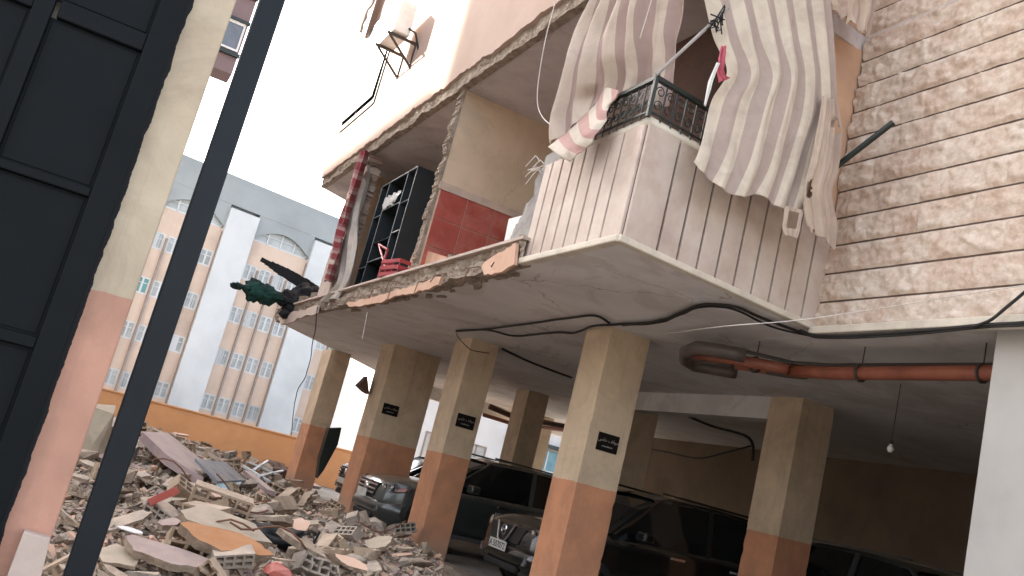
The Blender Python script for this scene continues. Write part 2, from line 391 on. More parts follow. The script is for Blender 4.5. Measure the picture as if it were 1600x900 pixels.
# ------------------------------------------------------------------ damaged building
ZC = 3.3; FX = 3.38
bld = empty('apartment_building', (5.5, 12, 0), label='blast damaged apartment block standing on painted pillars over open parking', cat='building')
bld_inv = Matrix.Translation((-5.5, -12, 0))
def part(mb, name, mats, parent=bld, **kw):
    """parts are authored in world coordinates and stored relative to the building's empty"""
    off = parent_off(parent)
    mb.v = [(v[0]-off.x, v[1]-off.y, v[2]-off.z) for v in mb.v]
    return mb.build(name, mats, parent, **kw)
def parent_off(p):
    o = Vector((0, 0, 0))
    while p is not None: o += p.location; p = p.parent
    return o

# first-floor slab: underside seen from below, corner cut on the slant at the far end
slab_out = [(FX+.02, 5.97), (FX, 18.6), (5.9, 21.6), (7.2, 23.3), (15, 23.3), (15, 1.2), (5.75, 1.2), (5.75, 6.25)]
b = MB(); b.prism([(x+(.03 if x < 5.8 else 0), y, ZC) for x, y in slab_out], (0, 0, .18)); part(b, 'floor_slab', MT['soffit'])
# broken slab edge
def ragged_strip(y0, y1, z0, z1, x, amp, ny, nz, seed, depth=.10):
    b = MB()
    for j in range(ny+1):
        for k in range(nz+1):
            y = y0+(y1-y0)*j/ny; z = z0+(z1-z0)*k/nz
            n = noise.fractal(Vector((y*2.2, z*6, seed)), .6, 2.1, 5)
            n2 = noise.noise(Vector((y*1.1, 9, seed)))
            ez = (noise.noise(Vector((y*3.5, seed, 5)))*.03 if k == 0 else 0)
            b.v.append((x+amp*n+.02*n2, y, z+ez))
    for j in range(ny):
        for k in range(nz):
            q = j*(nz+1)+k; b.f.append((q, q+nz+1, q+nz+2, q+1)); b.m.append(0)
    n = len(b.v)
    # back so that it has a body
    b.v += [(x+depth, y0, z0), (x+depth, y1, z0), (x+depth, y1, z1), (x+depth, y0, z1)]
    b.f.append((n, n+1, n+2, n+3)); b.m.append(0)
    for j in range(ny):
        a = j*(nz+1); c = (j+1)*(nz+1); t0 = x+depth
        m = len(b.v); ya = y0+(y1-y0)*j/ny; yb = y0+(y1-y0)*(j+1)/ny
        b.v += [(t0, ya, z0), (t0, yb, z0), (t0, ya, z1), (t0, yb, z1)]
        b.f.append((a, m, m+1, c)); b.m.append(0); b.f.append((a+nz, c+nz, m+3, m+2)); b.m.append(0)
    return b
part(ragged_strip(7.55, 18.6, ZC-.02, ZC+.21, FX, .055, 420, 8, 1.3), 'broken_slab_edge', MT['broken'])
# spalled underside along the near half of the edge
b = MB(); random.seed(3)
for i in range(150):
    y = random.uniform(7.9, 14.2); x = FX+.05+abs(random.gauss(0, .09)); s = random.uniform(.02, .07)
    pts = []
    for q in range(7):
        a = q/7*6.283; pts.append((x+s*.8*math.cos(a)*random.uniform(.6, 1.2), y+s*2.4*math.sin(a)*random.uniform(.6, 1.2), ZC-.004-random.uniform(0, .004)))
    b.prism(pts, (0, 0, -random.uniform(.006, .03)))
part(b, 'spalled_concrete', MT['broken'])
# torn bars sticking out of the slab edge
b = MB(); rg = random.Random(44)
for k in range(16):
    y = rg.uniform(7.8, 17.5); z = ZC+rg.uniform(.03, .16); d_ = rg.uniform(.06, .22)
    b.tube([(FX+.05, y, z), (FX-.03, y+.01, z), (FX-.03-d_*.5, y+rg.uniform(-.05, .05), z-d_*.25), (FX-.03-d_*.6, y+rg.uniform(-.09, .09), z-d_)], .006, 5)
part(b, 'reinforcing_bars', MT['rust'])
# plaster still on the edge, with broken outlines
def plaster(px, name, mat, x=FX-.058, t=.035, jag=9, parent=bld):
    pts = []
    for i, p in enumerate(px):
        q = px[(i+1) % len(px)]; pts.append(p)
        L = math.hypot(q[0]-p[0], q[1]-p[1])
        if len(p) == 2 and L > 9:
            n = int(L/5)
            for k in range(1, n):
                f = k/n; pts.append((p[0]+(q[0]-p[0])*f, p[1]+(q[1]-p[1])*f+random.uniform(-jag, jag)*.25))
    b = MB(); b.prism([at(p[0], p[1], 'x', x) for p in pts], (t, 0, 0)); return part(b, name, mat, parent)
plaster([(541, 473), (590, 462), (640, 447), (690, 432), (684, 445), (650, 457), (618, 462), (590, 473), (545, 479)], 'edge_plaster', MT['plaster'])
plaster([(436, 497), (470, 484), (497, 477), (494, 489), (470, 497), (438, 507)], 'edge_plaster', MT['paleplaster'])
plaster([(752, 416), (765, 404), (806, 379), (803, 413), (778, 426), (757, 430)], 'edge_plaster', MT['plaster'])
# floor finish: thin pale ledge line over the edge
b = MB(); b.box(FX-.05, 9, 7.55, 18.5, 3.514, 3.545); part(b, 'floor_finish', MT['paleplaster'])

# columns
def column(x0, x1, y0, y1, name='column', mat='column', z1=ZC):
    b = MB(); sd = x0*3.7+y0
    nz_ = 150; cor = [(x0, y0, 1, 1), (x1, y0, -1, 1), (x1, y1, -1, -1), (x0, y1, 1, -1)]
    for j in range(nz_+1):
        z = -.05+(z1+.05)*j/nz_
        for ci, (cx, cy, sx, sy) in enumerate(cor):
            n = noise.fractal(Vector((z*3.2, ci*5.1, sd)), .6, 2.2, 5); c_ = .007+.032*max(0, n-.45)+.002*abs(n)
            pre, post = ((0, sy), (sx, 0)) if ci in (0, 2) else ((sx, 0), (0, sy))
            b.v += [(cx+pre[0]*c_, cy+pre[1]*c_, z), (cx+(sx*c_*.35), cy+(sy*c_*.35), z), (cx+post[0]*c_, cy+post[1]*c_, z)]
    for j in range(nz_):
        for k in range(12): b.f.append((j*12+k, j*12+(k+1) % 12, (j+1)*12+(k+1) % 12, (j+1)*12+k)); b.m.append(0)
    b.f.append(tuple(range(12))); b.f.append(tuple(nz_*12+k for k in range(12))); b.m += [0, 0]
    return part(b, name, MT[mat])
column(5.25, 5.79, 8.84, 9.40)
column(5.25, 5.72, 12.80, 13.45)
column(5.25, 6.20, 16.40, 17.20)
column(5.25, 5.73, 20.90, 21.72)
column(8.40, 8.97, 9.06, 9.66)
column(8.42, 9.0, 13.0, 13.55)
column(8.6, 9.1, 17.2, 17.8)
column(10.9, 11.9, 21.9, 22.5)
column(9.3, 9.9, 4.6, 5.2)
column(5.9, 6.5, 2.6, 4.52, 'white_pillar', 'lightwall')
# back wall, far edge beam, and a wall added out of view to darken the bay
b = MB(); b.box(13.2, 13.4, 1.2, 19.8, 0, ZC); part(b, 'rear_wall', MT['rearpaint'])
b = MB(); b.box(6.5, 13.2, 2.8, 3.0, 0, ZC); part(b, 'bay_darkening_wall', MT['rearpaint'])
for bb_ in ((7.2, 15, 22.9, 23.2, 2.98, ZC), (8.4, 8.7, 9.66, 13.0, 3.0, ZC)):
    b = MB(); b.box(*bb_); part(b, 'beam', MT['soffit'])
# upper storeys
US = 6.10
b = MB()
b.prism([(FX+.03, 5.95, US), (FX+.03, 18.1, US), (4.6, 18.75, US), (9.2, 18.75, US), (9.2, 2, US), (5.75, 2, US), (5.75, 6.25, US)], (0, 0, .17))
part(b, 'upper_slab', MT['ceiling'])
part(ragged_strip(5.95, 18.1, US-.01, US+.19, FX, .03, 380, 6, 8.2), 'broken_upper_edge', MT['broken'])
# facade wall of the storey above, its lower edge broken off raggedly; window openings are cut
yy = np.linspace(5.9, 18.1, 150)
rng = random.Random(5)
low = []
for y in yy:
    n = noise.fractal(Vector((y*1.7, 0, 4)), .5, 2, 5)
    low.append(US+.17+.05*n+rng.uniform(-.012, .012))
b = MB()
wz0, wz1 = 7.2, 9.4
def wall_cells():
    wins = [(15.4, 17.6)]
    for i in range(len(yy)-1):
        ya, yb = yy[i], yy[i+1]; ym = (ya+yb)/2
        segs = [(low[i], low[i+1], 12.6, 12.6)]
        if any(a < ym < c for a, c in wins): segs = [(low[i], low[i+1], wz0, wz0), (wz1, wz1, 12.6, 12.6)]
        for a0, a1, c0, c1 in segs:
            x0, x1 = FX-.045, FX+.15
            b.add([(x0, ya, a0), (x0, yb, a1), (x0, yb, c1), (x0, ya, c0), (x1, ya, a0), (x1, yb, a1), (x1, yb, c1), (x1, ya, c0)],
                  [(0, 1, 2, 3), (4, 7, 6, 5), (0, 4, 5, 1), (3, 2, 6, 7)]+([(0, 3, 7, 4)] if i == 0 else [])+([(1, 5, 6, 2)] if i == len(yy)-2 else []))
wall_cells()
part(b, 'facade_wall', MT['facade'])
b = MB(); b.box(FX+.15, 9.2, 17.9, 18.1, US+.17, 12.6); b.box(FX-.05, 9.2, 5.9, 18.12, 12.6, 12.8); part(b, 'side_wall', MT['facade'])
for (ya, yb) in ((15.4, 17.6),):
    b = MB()
    for (a, c, d, e) in ((ya-.04, ya+.05, wz0-.04, wz1+.04), (yb-.05, yb+.04, wz0-.04, wz1+.04), (ya+.05, yb-.05, wz1-.04, wz1+.04), (ya+.05, yb-.05, wz0-.05, wz0+.05), ((ya+yb)/2-.03, (ya+yb)/2+.03, wz0+.05, wz1-.04)):
        b.box(FX-.07, FX, a, c, d, e)
    for k in range(15): b.box(FX-.11+.002*k, FX-.095+.002*k, ya+.05, yb-.05, wz0+.1+k*.14, wz0+.235+k*.14)
    wf = part(b, 'window', MT['iron'])
    b = MB(); b.box(FX+.02, FX+.04, ya, yb, wz0, wz1); part(b, 'pane', MT['glassdark'], wf)

# rough stone clad wall on the right, real relief
b = MB(); Y0, Y1, Z0, Z1 = 1.2, 6.22, 3.30, 9.2; step = .018
nyy, nzz = int((Y1-Y0)/step), int((Z1-Z0)/step)
nz_arr = []
for j in range(nyy+1):
    y = Y0+(Y1-Y0)*j/nyy
    for k in range(nzz+1):
        z = Z0+(Z1-Z0)*k/nzz
        f = ((z-3.55)/.27) % 1.0; row = math.floor((z-3.55)/.27)
        bl = math.floor((y+row*.23)/.52); seed = row*13.1+bl*7.7
        e = min(1, max(0, (f-.055)/.10))*min(1, max(0, (1-f)/.10))
        fy = ((y+row*.23)/.52) % 1; e *= min(1, max(.35, min(fy, 1-fy)/.02))
        n = noise.fractal(Vector((y*6.0, z*9.0, seed)), .65, 2.3, 5)
        n3 = noise.hetero_terrain(Vector((y*3, z*4, seed+4)), .8, 2.1, 3, .6)
        d = e*(.012+.032*max(-.42, n)+.006*n3)
        if f < .055: d = -.010
        b.v.append((5.75-d, y, z))
for j in range(nyy):
    for k in range(nzz):
        q = j*(nzz+1)+k; b.f.append((q, q+nzz+1, q+nzz+2, q+1)); b.m.append(0)
part(b, 'stone_cladding', MT['stone'], smooth=True)
b = MB(); b.box(5.765, 6.0, 1.2, 6.22, 3.48, 9.2); part(b, 'stone_backing_wall', MT['broken'])
b = MB(); b.box(5.66, 5.80, 1.2, 6.20, 3.235, 3.305); part(b, 'stone_wall_trim', MT['coping'], bevel=.01)
# tan wall left of the stone, behind the torn awning
b = MB(); b.box(5.1, 5.745, 6.235, 6.35, 4.3, 6.1); part(b, 'tan_wall', MT['tanwall'])
b = MB(); b.box(4.6, 5.745, 6.235, 6.35, 6.28, 9.2); part(b, 'tan_wall', MT['tanwall'])

# rooms of the first floor
b = MB(); b.box(3.47, 9.0, 10.85, 11.0, 3.545, US); part(b, 'partition_wall', MT['roomwall'])
# broken front edge of the partition (brick and plaster showing)
b = MB(); rg = random.Random(2)
for k in range(102):
    z = 3.55+k*.025; e_ = .04*noise.fractal(Vector((z*4, 3, 1)), .6, 2, 4)
    b.box(3.43+e_+rg.uniform(-.008, .008), 3.475, 10.846-rg.uniform(0, .006), 11.004+rg.uniform(-.02, 0), z, z+.025)
part(b, 'broken_wall_end', MT['broken'])
b = MB(); b.box(3.5, 9, 10.842, 10.85, 3.545, 4.72); b.box(3.46, 9, 10.815, 10.842, 4.70, 4.80); tb = part(b, 'tile_bed', MT['grout'])
b = MB()
for i in range(12):
    for k in range(3):
        b.box(3.50+i*.40, 3.89+i*.40, 10.830, 10.8415, 3.56+k*.385, 3.935+k*.385)
part(b, 'wall_tiles', MT['tile'], bevel=.003)
b = MB(); b.box(7.6, 7.75, 5.9, 10.85, 3.545, US); b.box(6.2, 6.35, 11.0, 16.0, 3.545, US); part(b, 'interior_wall', MT['roomwall'])
b = MB(); b.box(4.9, 7.6, 7.6, 7.72, 3.545, US); b.box(5.75, 7.6, 6.3, 6.45, 3.5, US); part(b, 'balcony_side_wall', MT['roomwall'])
b = MB(); b.box(4.5, 4.6, 6.30, 7.6, 3.545, US); part(b, 'gap_shade_board', MT['brown'])  # dark board stands in for the shade in the gap between the awnings
b = MB(); b.box(4.6, 5.1, 6.30, 6.40, 3.545, US); part(b, 'gap_shade_return', MT['brown'])  # dark return, carries the painted gap shade on to the tan wall
b = MB(); b.box(3.9, 6.2, 15.9, 16.05, 3.545, US); part(b, 'partition_wall', MT['roomwall'])
# ruined corner pier at the far end of the rooms
b = MB(); rg = random.Random(12)
for k in range(102):
    z = 3.545+k*.025; w = .22+.12*noise.fractal(Vector((k*.15, 2, 1)), .6, 2, 4)
    b.box(3.42, 3.42+.25+rg.uniform(-.01, .01), 15.15-w, 15.55+w*.6, z, z+.025)
part(b, 'ruined_corner_pier', MT['paleplaster'])
# jagged wall remains beside the parapet
plaster([(800, 402), (796, 378), (806, 350), (815, 338), (822, 318), (834, 306), (836, 282), (848, 262), (853, 244), (866, 236), (880, 238), (850, 330), (834, 396)], 'broken_parapet_end', MT['greycon'], x=3.43, t=.12, jag=12)
b = MB(); rg = random.Random(31)
for k in range(7):
    p = at(848+rg.uniform(-6, 6), 248+k*4, 'x', 3.42); b.tube([p, p+Vector((-.03, rg.uniform(.02, .12), rg.uniform(0, .07))), p+Vector((-.05, rg.uniform(.06, .2), rg.uniform(-.09, .06)))], .006, 5)
part(b, 'torn_wires', MT['wire'])

# balcony: dark backing with marble panels, coping, bottom trim
P0 = Vector((FX+.045, 7.62, 0)); P1 = Vector((FX+.045, 5.95, 0)); P2 = Vector((5.72, 6.24, 0))
b = MB()
b.beam(P0+Vector((.07, 0, 3.84)), P1+Vector((.07, .02, 3.84)), .10, .98, upv=Vector((0, 0, 1)))
b.beam(P1+Vector((.12, .085, 3.84)), P2+Vector((0, .07, 3.84)), .10, .98)
bal = part(b, 'balcony_parapet', MT['joint'])
b = MB(); rg = random.Random(4)
def panels(A, B, widths, nrm, zt=4.30, zb=3.345):
    d = (B-A).normalized(); s = 0
    for w in widths:
        a = A+d*(s+.011); c = A+d*(s+w-.013); t = nrm*(.028+rg.uniform(0, .002))
        jb = 0
        b.prism([a+Vector((0, 0, zb)), c+Vector((0, 0, zb)), c+Vector((0, 0, zt)), a+Vector((0, 0, zt))], t)
        s += w
nx_ = Vector((-1, 0, 0)); d2 = (P2-P1).normalized(); ny_ = Vector((d2.y, -d2.x, 0))
panels(P1+Vector((.015, 0, 0)), P0+Vector((.015, 0, 0)), [.30, .205, .205, .205, .205, .205, .205, .16], nx_)
panels(P1+ny_*-.0, P2, [.36]+[.222]*9, ny_)
part(b, 'marble_cladding', MT['marble'], bal, bevel=.004)
b = MB()
o1, o2 = P1+Vector((-.045, -.05, 0)), P2+ny_*.045
b.tube([P0+Vector((.03, -.3, 4.335)), o1*1.0+Vector((.07, .07, 4.335)), P2+Vector((0, .03, 4.335))], .047, 10)
part(b, 'coping', MT['coping'], bal, smooth=True)
b = MB()
b.beam(P0+Vector((-.01, 0, 3.315)), P1+Vector((-.01, -.03, 3.315)), .09, .06)
b.beam(P1+Vector((-.04, -.015, 3.315)), P2+Vector((0, -.015, 3.315)), .09, .058)
part(b, 'bottom_trim', MT['coping'], bal, bevel=.012)

# wrought iron railing with scrolls
rail = MB(); ZR0, ZR1 = 4.37, 4.69
def scroll(c, d, s, flip):
    pts = []
    for q in range(25):
        a = q/24*math.pi*2.6; r = s*(1-.28*a/ (math.pi*2.6)*2.2)
        pts.append(c+d*(flip*(math.cos(a)*r))+Vector((0, 0, math.sin(a)*r)))
    return pts
RA, RB, RC = Vector((FX+.03, 7.3, 0)), Vector((FX+.03, 5.93, 0)), Vector((5.0, 6.14, 0))
for A, B in ((RB, RA), (RB, RC)):
    d = (B-A).normalized(); L = (B-A).length; n = int(L/.115)
    rail.beam(A+Vector((0, 0, ZR1)), B+Vector((0, 0, ZR1)), .045, .035)
    rail.beam(A+Vector((0, 0, ZR0+.03)), B+Vector((0, 0, ZR0+.03)), .018, .014)
    for i in range(n+1):
        p = A+d*(i*.115+.01); rail.tube([p+Vector((0, 0, ZR0-.02)), p+Vector((0, 0, ZR1))], .0075, 6)
        if i < n:
            c = p+d*.0575
            rail.tube(scroll(c+Vector((0, 0, ZR0+.105)), d, .046, 1), .005, 5)
            rail.tube(scroll(c+Vector((0, 0, ZR0+.225)), d, .046, -1), .005, 5)
rail.beam(RB+Vector((-.005, 0, ZR0-.02)), RB+Vector((-.005, 0, ZR1+.05)), .032, .032)
part(rail, 'iron_railing', MT['iron'], bal)

# ------------------------------------------------------------------ cloth
def cloth(name, rows, mat, nu=90, nv=70, folds=(.03, 9, .012, 23), axis=None, parent=None, seed=0, holes=(), rag=0, thick=.004, **kw):
    """rows: polylines of (px, py, axis, value), top to bottom; resampled and given folds along the plane's normal"""
    R_ = []
    for row in rows:
        pts = [p if isinstance(p, Vector) else at(*p) for p in row]
        L = [0]
        for i in range(1, len(pts)): L.append(L[-1]+(pts[i]-pts[i-1]).length)
        out = []
        for u in range(nu+1):
            s = L[-1]*u/nu; i = 0
            while i < len(L)-2 and L[i+1] < s: i += 1
            f = (s-L[i])/max(1e-6, L[i+1]-L[i]); out.append(pts[i].lerp(pts[i+1], f))
        R_.append(out)
    nrm = axis.normalized()
    b = MB(); uvs = []
    for v in range(nv+1):
        t = v/nv*(len(R_)-1); i = min(int(t), len(R_)-2); f = t-i
        for u in range(nu+1):
            p0 = R_[max(i-1, 0)][u]; p1 = R_[i][u]; p2 = R_[i+1][u]; p3 = R_[min(i+2, len(R_)-1)][u]
            p = .5*((2*p1)+(-p0+p2)*f+(2*p0-5*p1+4*p2-p3)*f*f+(-p0+3*p1-3*p2+p3)*f**3)
            uu, vv = u/nu, v/nv
            w = .35*noise.noise(Vector((vv*2.2, uu*2, seed)))
            d = folds[0]*math.sin(6.283*(folds[1]*(uu+w*.26)))*(1+.5*noise.noise(Vector((uu*4, vv*3, seed+3))))
            d += folds[2]*math.sin(6.283*folds[3]*(uu+w*.1)+2)
            d += folds[0]*.9*noise.fractal(Vector((uu*4, vv*2.5, seed+8)), .9, 2, 3)
            if rag and v == nv: p = p+Vector((0, 0, rag*noise.noise(Vector((uu*14, seed, 1)))))
            b.v.append(p+nrm*d); uvs.append((uu, vv))
    fidx = []
    for v in range(nv):
        for u in range(nu):
            uc, vc = (u+.5)/nu, (v+.5)/nv
            if any(max(abs(uc-h[0])/h[2], abs(vc-h[1])/h[3]) < 1 for h in holes if len(h) > 4): continue
            if any((uc-h[0])**2/h[2]**2+(vc-h[1])**2/h[3]**2 < 1+.5*noise.noise(Vector((uc*30, vc*30, 2))) for h in holes if len(h) == 4): continue
            q = v*(nu+1)+u; b.f.append((q, q+1, q+nu+2, q+nu+1)); b.m.append(0)
    if parent is not None:
        off = parent_off(parent); b.v = [(v[0]-off.x, v[1]-off.y, v[2]-off.z) for v in b.v]
    me = bpy.data.meshes.new(name); me.from_pydata([tuple(v) for v in b.v], [], b.f); me.materials.append(mat)
    ul = me.uv_layers.new(name='UVMap')
    for l in me.loops: ul.data[l.index].uv = uvs[l.vertex_index]
    me.polygons.foreach_set('use_smooth', [True]*len(me.polygons))
    o = bpy.data.objects.new(name, me); col.objects.link(o)
    if parent is not None: o.parent = parent
    s = o.modifiers.new('solid', 'SOLIDIFY'); s.thickness = thick
    tag(o, kw.get('label'), kw.get('cat'), kw.get('group')); return o

XN = Vector((-1, 0, 0)); YN = Vector((0, -1, 0))
lc = cloth('striped_awning', [
    [(975, -110, 'x', 3.15), (1030, -110, 'x', 3.2), (1085, -110, 'x', 3.3)],
    [(945, -50, 'x', 3.15), (1010, -50, 'x', 3.2), (1072, -50, 'x', 3.35)],
    [(920, 0, 'x', 3.15), (990, 0, 'x', 3.2), (1066, 0, 'x', 3.42)],
    [(900, 52, 'x', 3.15), (980, 50, 'x', 3.25), (1063, 45, 'x', 3.5)],
    [(884, 98, 'x', 3.12), (965, 85, 'x', 3.28), (1060, 80, 'x', 3.55)],
    [(872, 145, 'x', 3.14), (945, 120, 'x', 3.33), (1056, 112, 'x', 3.58)],
    [(861, 190, 'x', 3.16), (925, 150, 'x', 3.36), (1052, 140, 'x', 3.6)],
    [(858, 228, 'x', 3.2), (880, 216, 'x', 3.26), (903, 194, 'x', 3.3), (930, 163, 'x', 3.36), (1048, 165, 'x', 3.6)]],
    MT['awn_l'], 110, 80, (.034, 5, .004, 13), XN, seed=2,
    label='mauve and beige striped awning drooping over the left end of the balcony railing', cat='awning')
cloth('awning_hem', [
    [(857, 230, 'x', 3.19), (901, 194, 'x', 3.28), (930, 163, 'x', 3.33), (948, 137, 'x', 3.34), (966, 141, 'x', 3.345)],
    [(872, 242, 'x', 3.13), (918, 207, 'x', 3.2), (942, 170, 'x', 3.26), (960, 152, 'x', 3.3), (967, 143, 'x', 3.32)],
    [(891, 253, 'x', 3.18), (925, 222, 'x', 3.22), (948, 187, 'x', 3.27), (953, 163, 'x', 3.3), (968, 145, 'x', 3.33)]],
    MT['hem'], 40, 14, (.006, 3, .003, 7), XN, parent=lc, seed=4, label='folded hem of the awning in broad pink and cream blocks')
cloth('striped_awning', [
    [(1070, -110, 'y', 5.7), (1180, -110, 'y', 5.66), (1292, -110, 'y', 5.72)],
    [(1090, -40, 'y', 5.7), (1190, -40, 'y', 5.66), (1296, -40, 'y', 5.72)],
    [(1102, 0, 'y', 5.7), (1200, 0, 'y', 5.65), (1298, 0, 'y', 5.72)],
    [(1117, 60, 'y', 5.7), (1210, 60, 'y', 5.64), (1303, 60, 'y', 5.74)],
    [(1134, 112, 'y', 5.7), (1215, 115, 'y', 5.62), (1306, 120, 'y', 5.75)],
    [(1112, 155, 'y', 5.72), (1200, 165, 'y', 5.62), (1307, 180, 'y', 5.76)],
    [(1100, 200, 'y', 5.74), (1190, 215, 'y', 5.62), (1292, 232, 'y', 5.76)],
    [(1089, 240, 'y', 5.74), (1180, 262, 'y', 5.64), (1280, 280, 'y', 5.78)],
    [(1086, 252, 'y', 5.74), (1092, 268, 'y', 5.74), (1108, 278, 'y', 5.72), (1122, 293, 'y', 5.7), (1142, 303, 'y', 5.69), (1160, 309, 'y', 5.68), (1182, 303, 'y', 5.68), (1200, 311, 'y', 5.68), (1214, 322, 'y', 5.7), (1228, 330, 'y', 5.72), (1252, 333, 'y', 5.76), (1262, 330, 'y', 5.78)]],
    MT['awn_r'], 130, 110, (.020, 6, .003, 13), YN, seed=9, holes=((.965, .60, .02, .03), (.62, .33, .004, .01)),
    label='cream and grey striped awning torn loose and hanging over the near side of the balcony', cat='awning')
cloth('torn_awning_strip', [
    [(1284, 150, 'y', 5.66), (1309, 160, 'y', 5.7)], [(1276, 200, 'y', 5.66), (1313, 210, 'y', 5.7)], [(1266, 250, 'y', 5.64), (1309, 262, 'y', 5.7)],
    [(1254, 292, 'y', 5.64), (1300, 303, 'y', 5.7)], [(1254, 322, 'y', 5.66), (1308, 348, 'y', 5.72)], [(1262, 355, 'y', 5.66), (1306, 388, 'y', 5.72)]],
    MT['beigecloth'], 26, 50, (.02, 2, .008, 5), YN, seed=15, rag=.06, holes=((.2, .62, .14, .09), (.75, .16, .2, .05)),
    label='torn dirty strip of beige awning canvas dangling where balcony meets stone wall', cat='torn cloth')
cloth('torn_awning_tongue', [
    [(1226, 322, 'y', 5.66), (1256, 328, 'y', 5.68)], [(1224, 338, 'y', 5.65), (1252, 342, 'y', 5.67)], [(1222, 356, 'y', 5.64), (1250, 358, 'y', 5.66)], [(1226, 368, 'y', 5.64), (1246, 372, 'y', 5.66)]],
    MT['beigecloth'], 24, 24, (.006, 1, .002, 3), YN, seed=17, rag=.02, holes=((.52, .42, .30, .26, 1),),
    label='small canvas tongue with a square hole under the cream awning', cat='torn cloth')
cloth('torn_awning_flap', [
    [(1285, -50, 'y', 5.8), (1385, -50, 'y', 5.9)], [(1292, -10, 'y', 5.8), (1372, -10, 'y', 5.9)], [(1296, 6, 'y', 5.8), (1366, 20, 'y', 5.9)], [(1300, 16, 'y', 5.8), (1330, 36, 'y', 5.84), (1358, 58, 'y', 5.9)]],
    MT['beigecloth'], 40, 26, (.02, 4, .008, 9), YN, seed=19, rag=.08,
    label='ragged canvas flap in the top corner beside the stone wall', cat='torn cloth')
cloth('rolled_awning', [
    [(545, -60, 'x', 3.1), (600, -60, 'x', 3.15)], [(534, 0, 'x', 3.1), (584, 0, 'x', 3.15)], [(526, 30, 'x', 3.1), (565, 52, 'x', 3.15)]],
    MT['beigecloth'], 20, 20, (.12, .5, .02, 2), XN, seed=21,
    label='beige awning hanging from the storey above at the top of the photo', cat='awning')
cloth('checked_cloth', [
    [(566, 236, 'x', 3.3), (577, 236, 'x', 3.3)], [(548, 295, 'x', 3.3), (555, 300, 'x', 3.3)], [(532, 350, 'x', 3.3), (543, 352, 'x', 3.3)], [(518, 400, 'x', 3.3), (534, 402, 'x', 3.3)], [(508, 438, 'x', 3.3), (520, 444, 'x', 3.3)]],
    MT['check'], 12, 60, (.055, 1.3, .02, 3), XN, seed=23, rag=.15, holes=((.1, .3, .35, .03), (.9, .55, .3, .04), (.1, .8, .3, .03)),
    label='narrow red and white checked cloth dangling from the broken upper slab', cat='torn cloth')
cloth('pleated_curtain', [
    [(574, 232, 'x', 4.3), (640, 270, 'x', 4.3)], [(562, 290, 'x', 4.3), (622, 320, 'x', 4.3)], [(552, 345, 'x', 4.3), (605, 370, 'x', 4.3)], [(540, 400, 'x', 4.3), (590, 420, 'x', 4.3)]],
    MT['pleat'], 90, 30, (.05, 9, .01, 23), XN, seed=25,
    label='grey beige pleated curtain hanging behind the black shelving', cat='curtain')
cloth('draped_sheet', [
    [(560, 240, 'x', 3.5), (585, 232, 'x', 3.5)], [(556, 290, 'x', 3.42), (572, 292, 'x', 3.45)], [(546, 340, 'x', 3.4), (560, 345, 'x', 3.42)], [(535, 392, 'x', 3.4), (556, 396, 'x', 3.42)], [(528, 440, 'x', 3.38), (545, 440, 'x', 3.4)], [(500, 472, 'x', 3.3), (530, 466, 'x', 3.34)]],
    MT['greycloth'], 30, 60, (.04, 2, .015, 5), XN, seed=27,
    label='pale crumpled sheet wrapped round the ruined corner pier', cat='torn cloth')

# ------------------------------------------------------------------ things on the first floor
# black shelving unit
sh = empty('shelving_unit', (3.75, 13.0, 3.55), label='tall black shelving unit standing exposed in the opened room', cat='shelves')
b = MB(); D, L_, Hh = .42, 1.75, 2.05
b.box(0, D, 0, .03, 0, Hh); b.box(0, D, L_-.03, L_, 0, Hh); b.box(D-.015, D, .03, L_-.03, 0, Hh); b.box(0, D, .03, L_-.03, Hh-.03, Hh); b.box(0, D, .03, L_-.03, 0, .05)
b.box(0, D-.015, .42, .44, .05, Hh-.03); b.box(0, D-.015, 1.32, 1.34, .05, Hh-.03)
b.build('carcass', MT['cabinet'], sh, bevel=.003)
for y0, y1, zz in ((.03, .42, (.5, 1.0, 1.5)), (.44, 1.32, (.62, .95, 1.52)), (1.34, L_-.03, (.55, 1.45))):
    for z in zz: b = MB(); b.box(.01, D-.015, y0, y1, z, z+.02); b.build('shelf', MT['cabinet'], sh)
b = MB(); e = .014
for y in (.42, 1.32, .0, L_-.014): b.box(-.006, 0, y, y+e, .02, Hh)
for z, y0, y1 in ((.5, .03, .42), (1.0, .03, .42), (.62, .44, 1.32), (1.52, .44, 1.32), (.55, 1.34, 1.72), (1.45, 1.34, 1.72), (Hh-.02, 0, L_), (.02, 0, L_)): b.box(-.0075, -.001, y0, y1, z, z+.016)
b.build('edge_trim', MT['cabtrim'], sh)
cloth('white_sheet', [[Vector((3.735, 13.5, 5.28)), Vector((3.735, 14.25, 5.30))], [Vector((3.72, 13.5, 5.18)), Vector((3.72, 14.25, 5.16))], [Vector((3.72, 13.6, 5.10)), Vector((3.72, 14.2, 5.07))]], MT['white'], 30, 12, (.02, 3, .01, 8), XN, seed=31, rag=.08,
      label='white sheet caught on the upper shelf of the black shelving unit', cat='sheet')
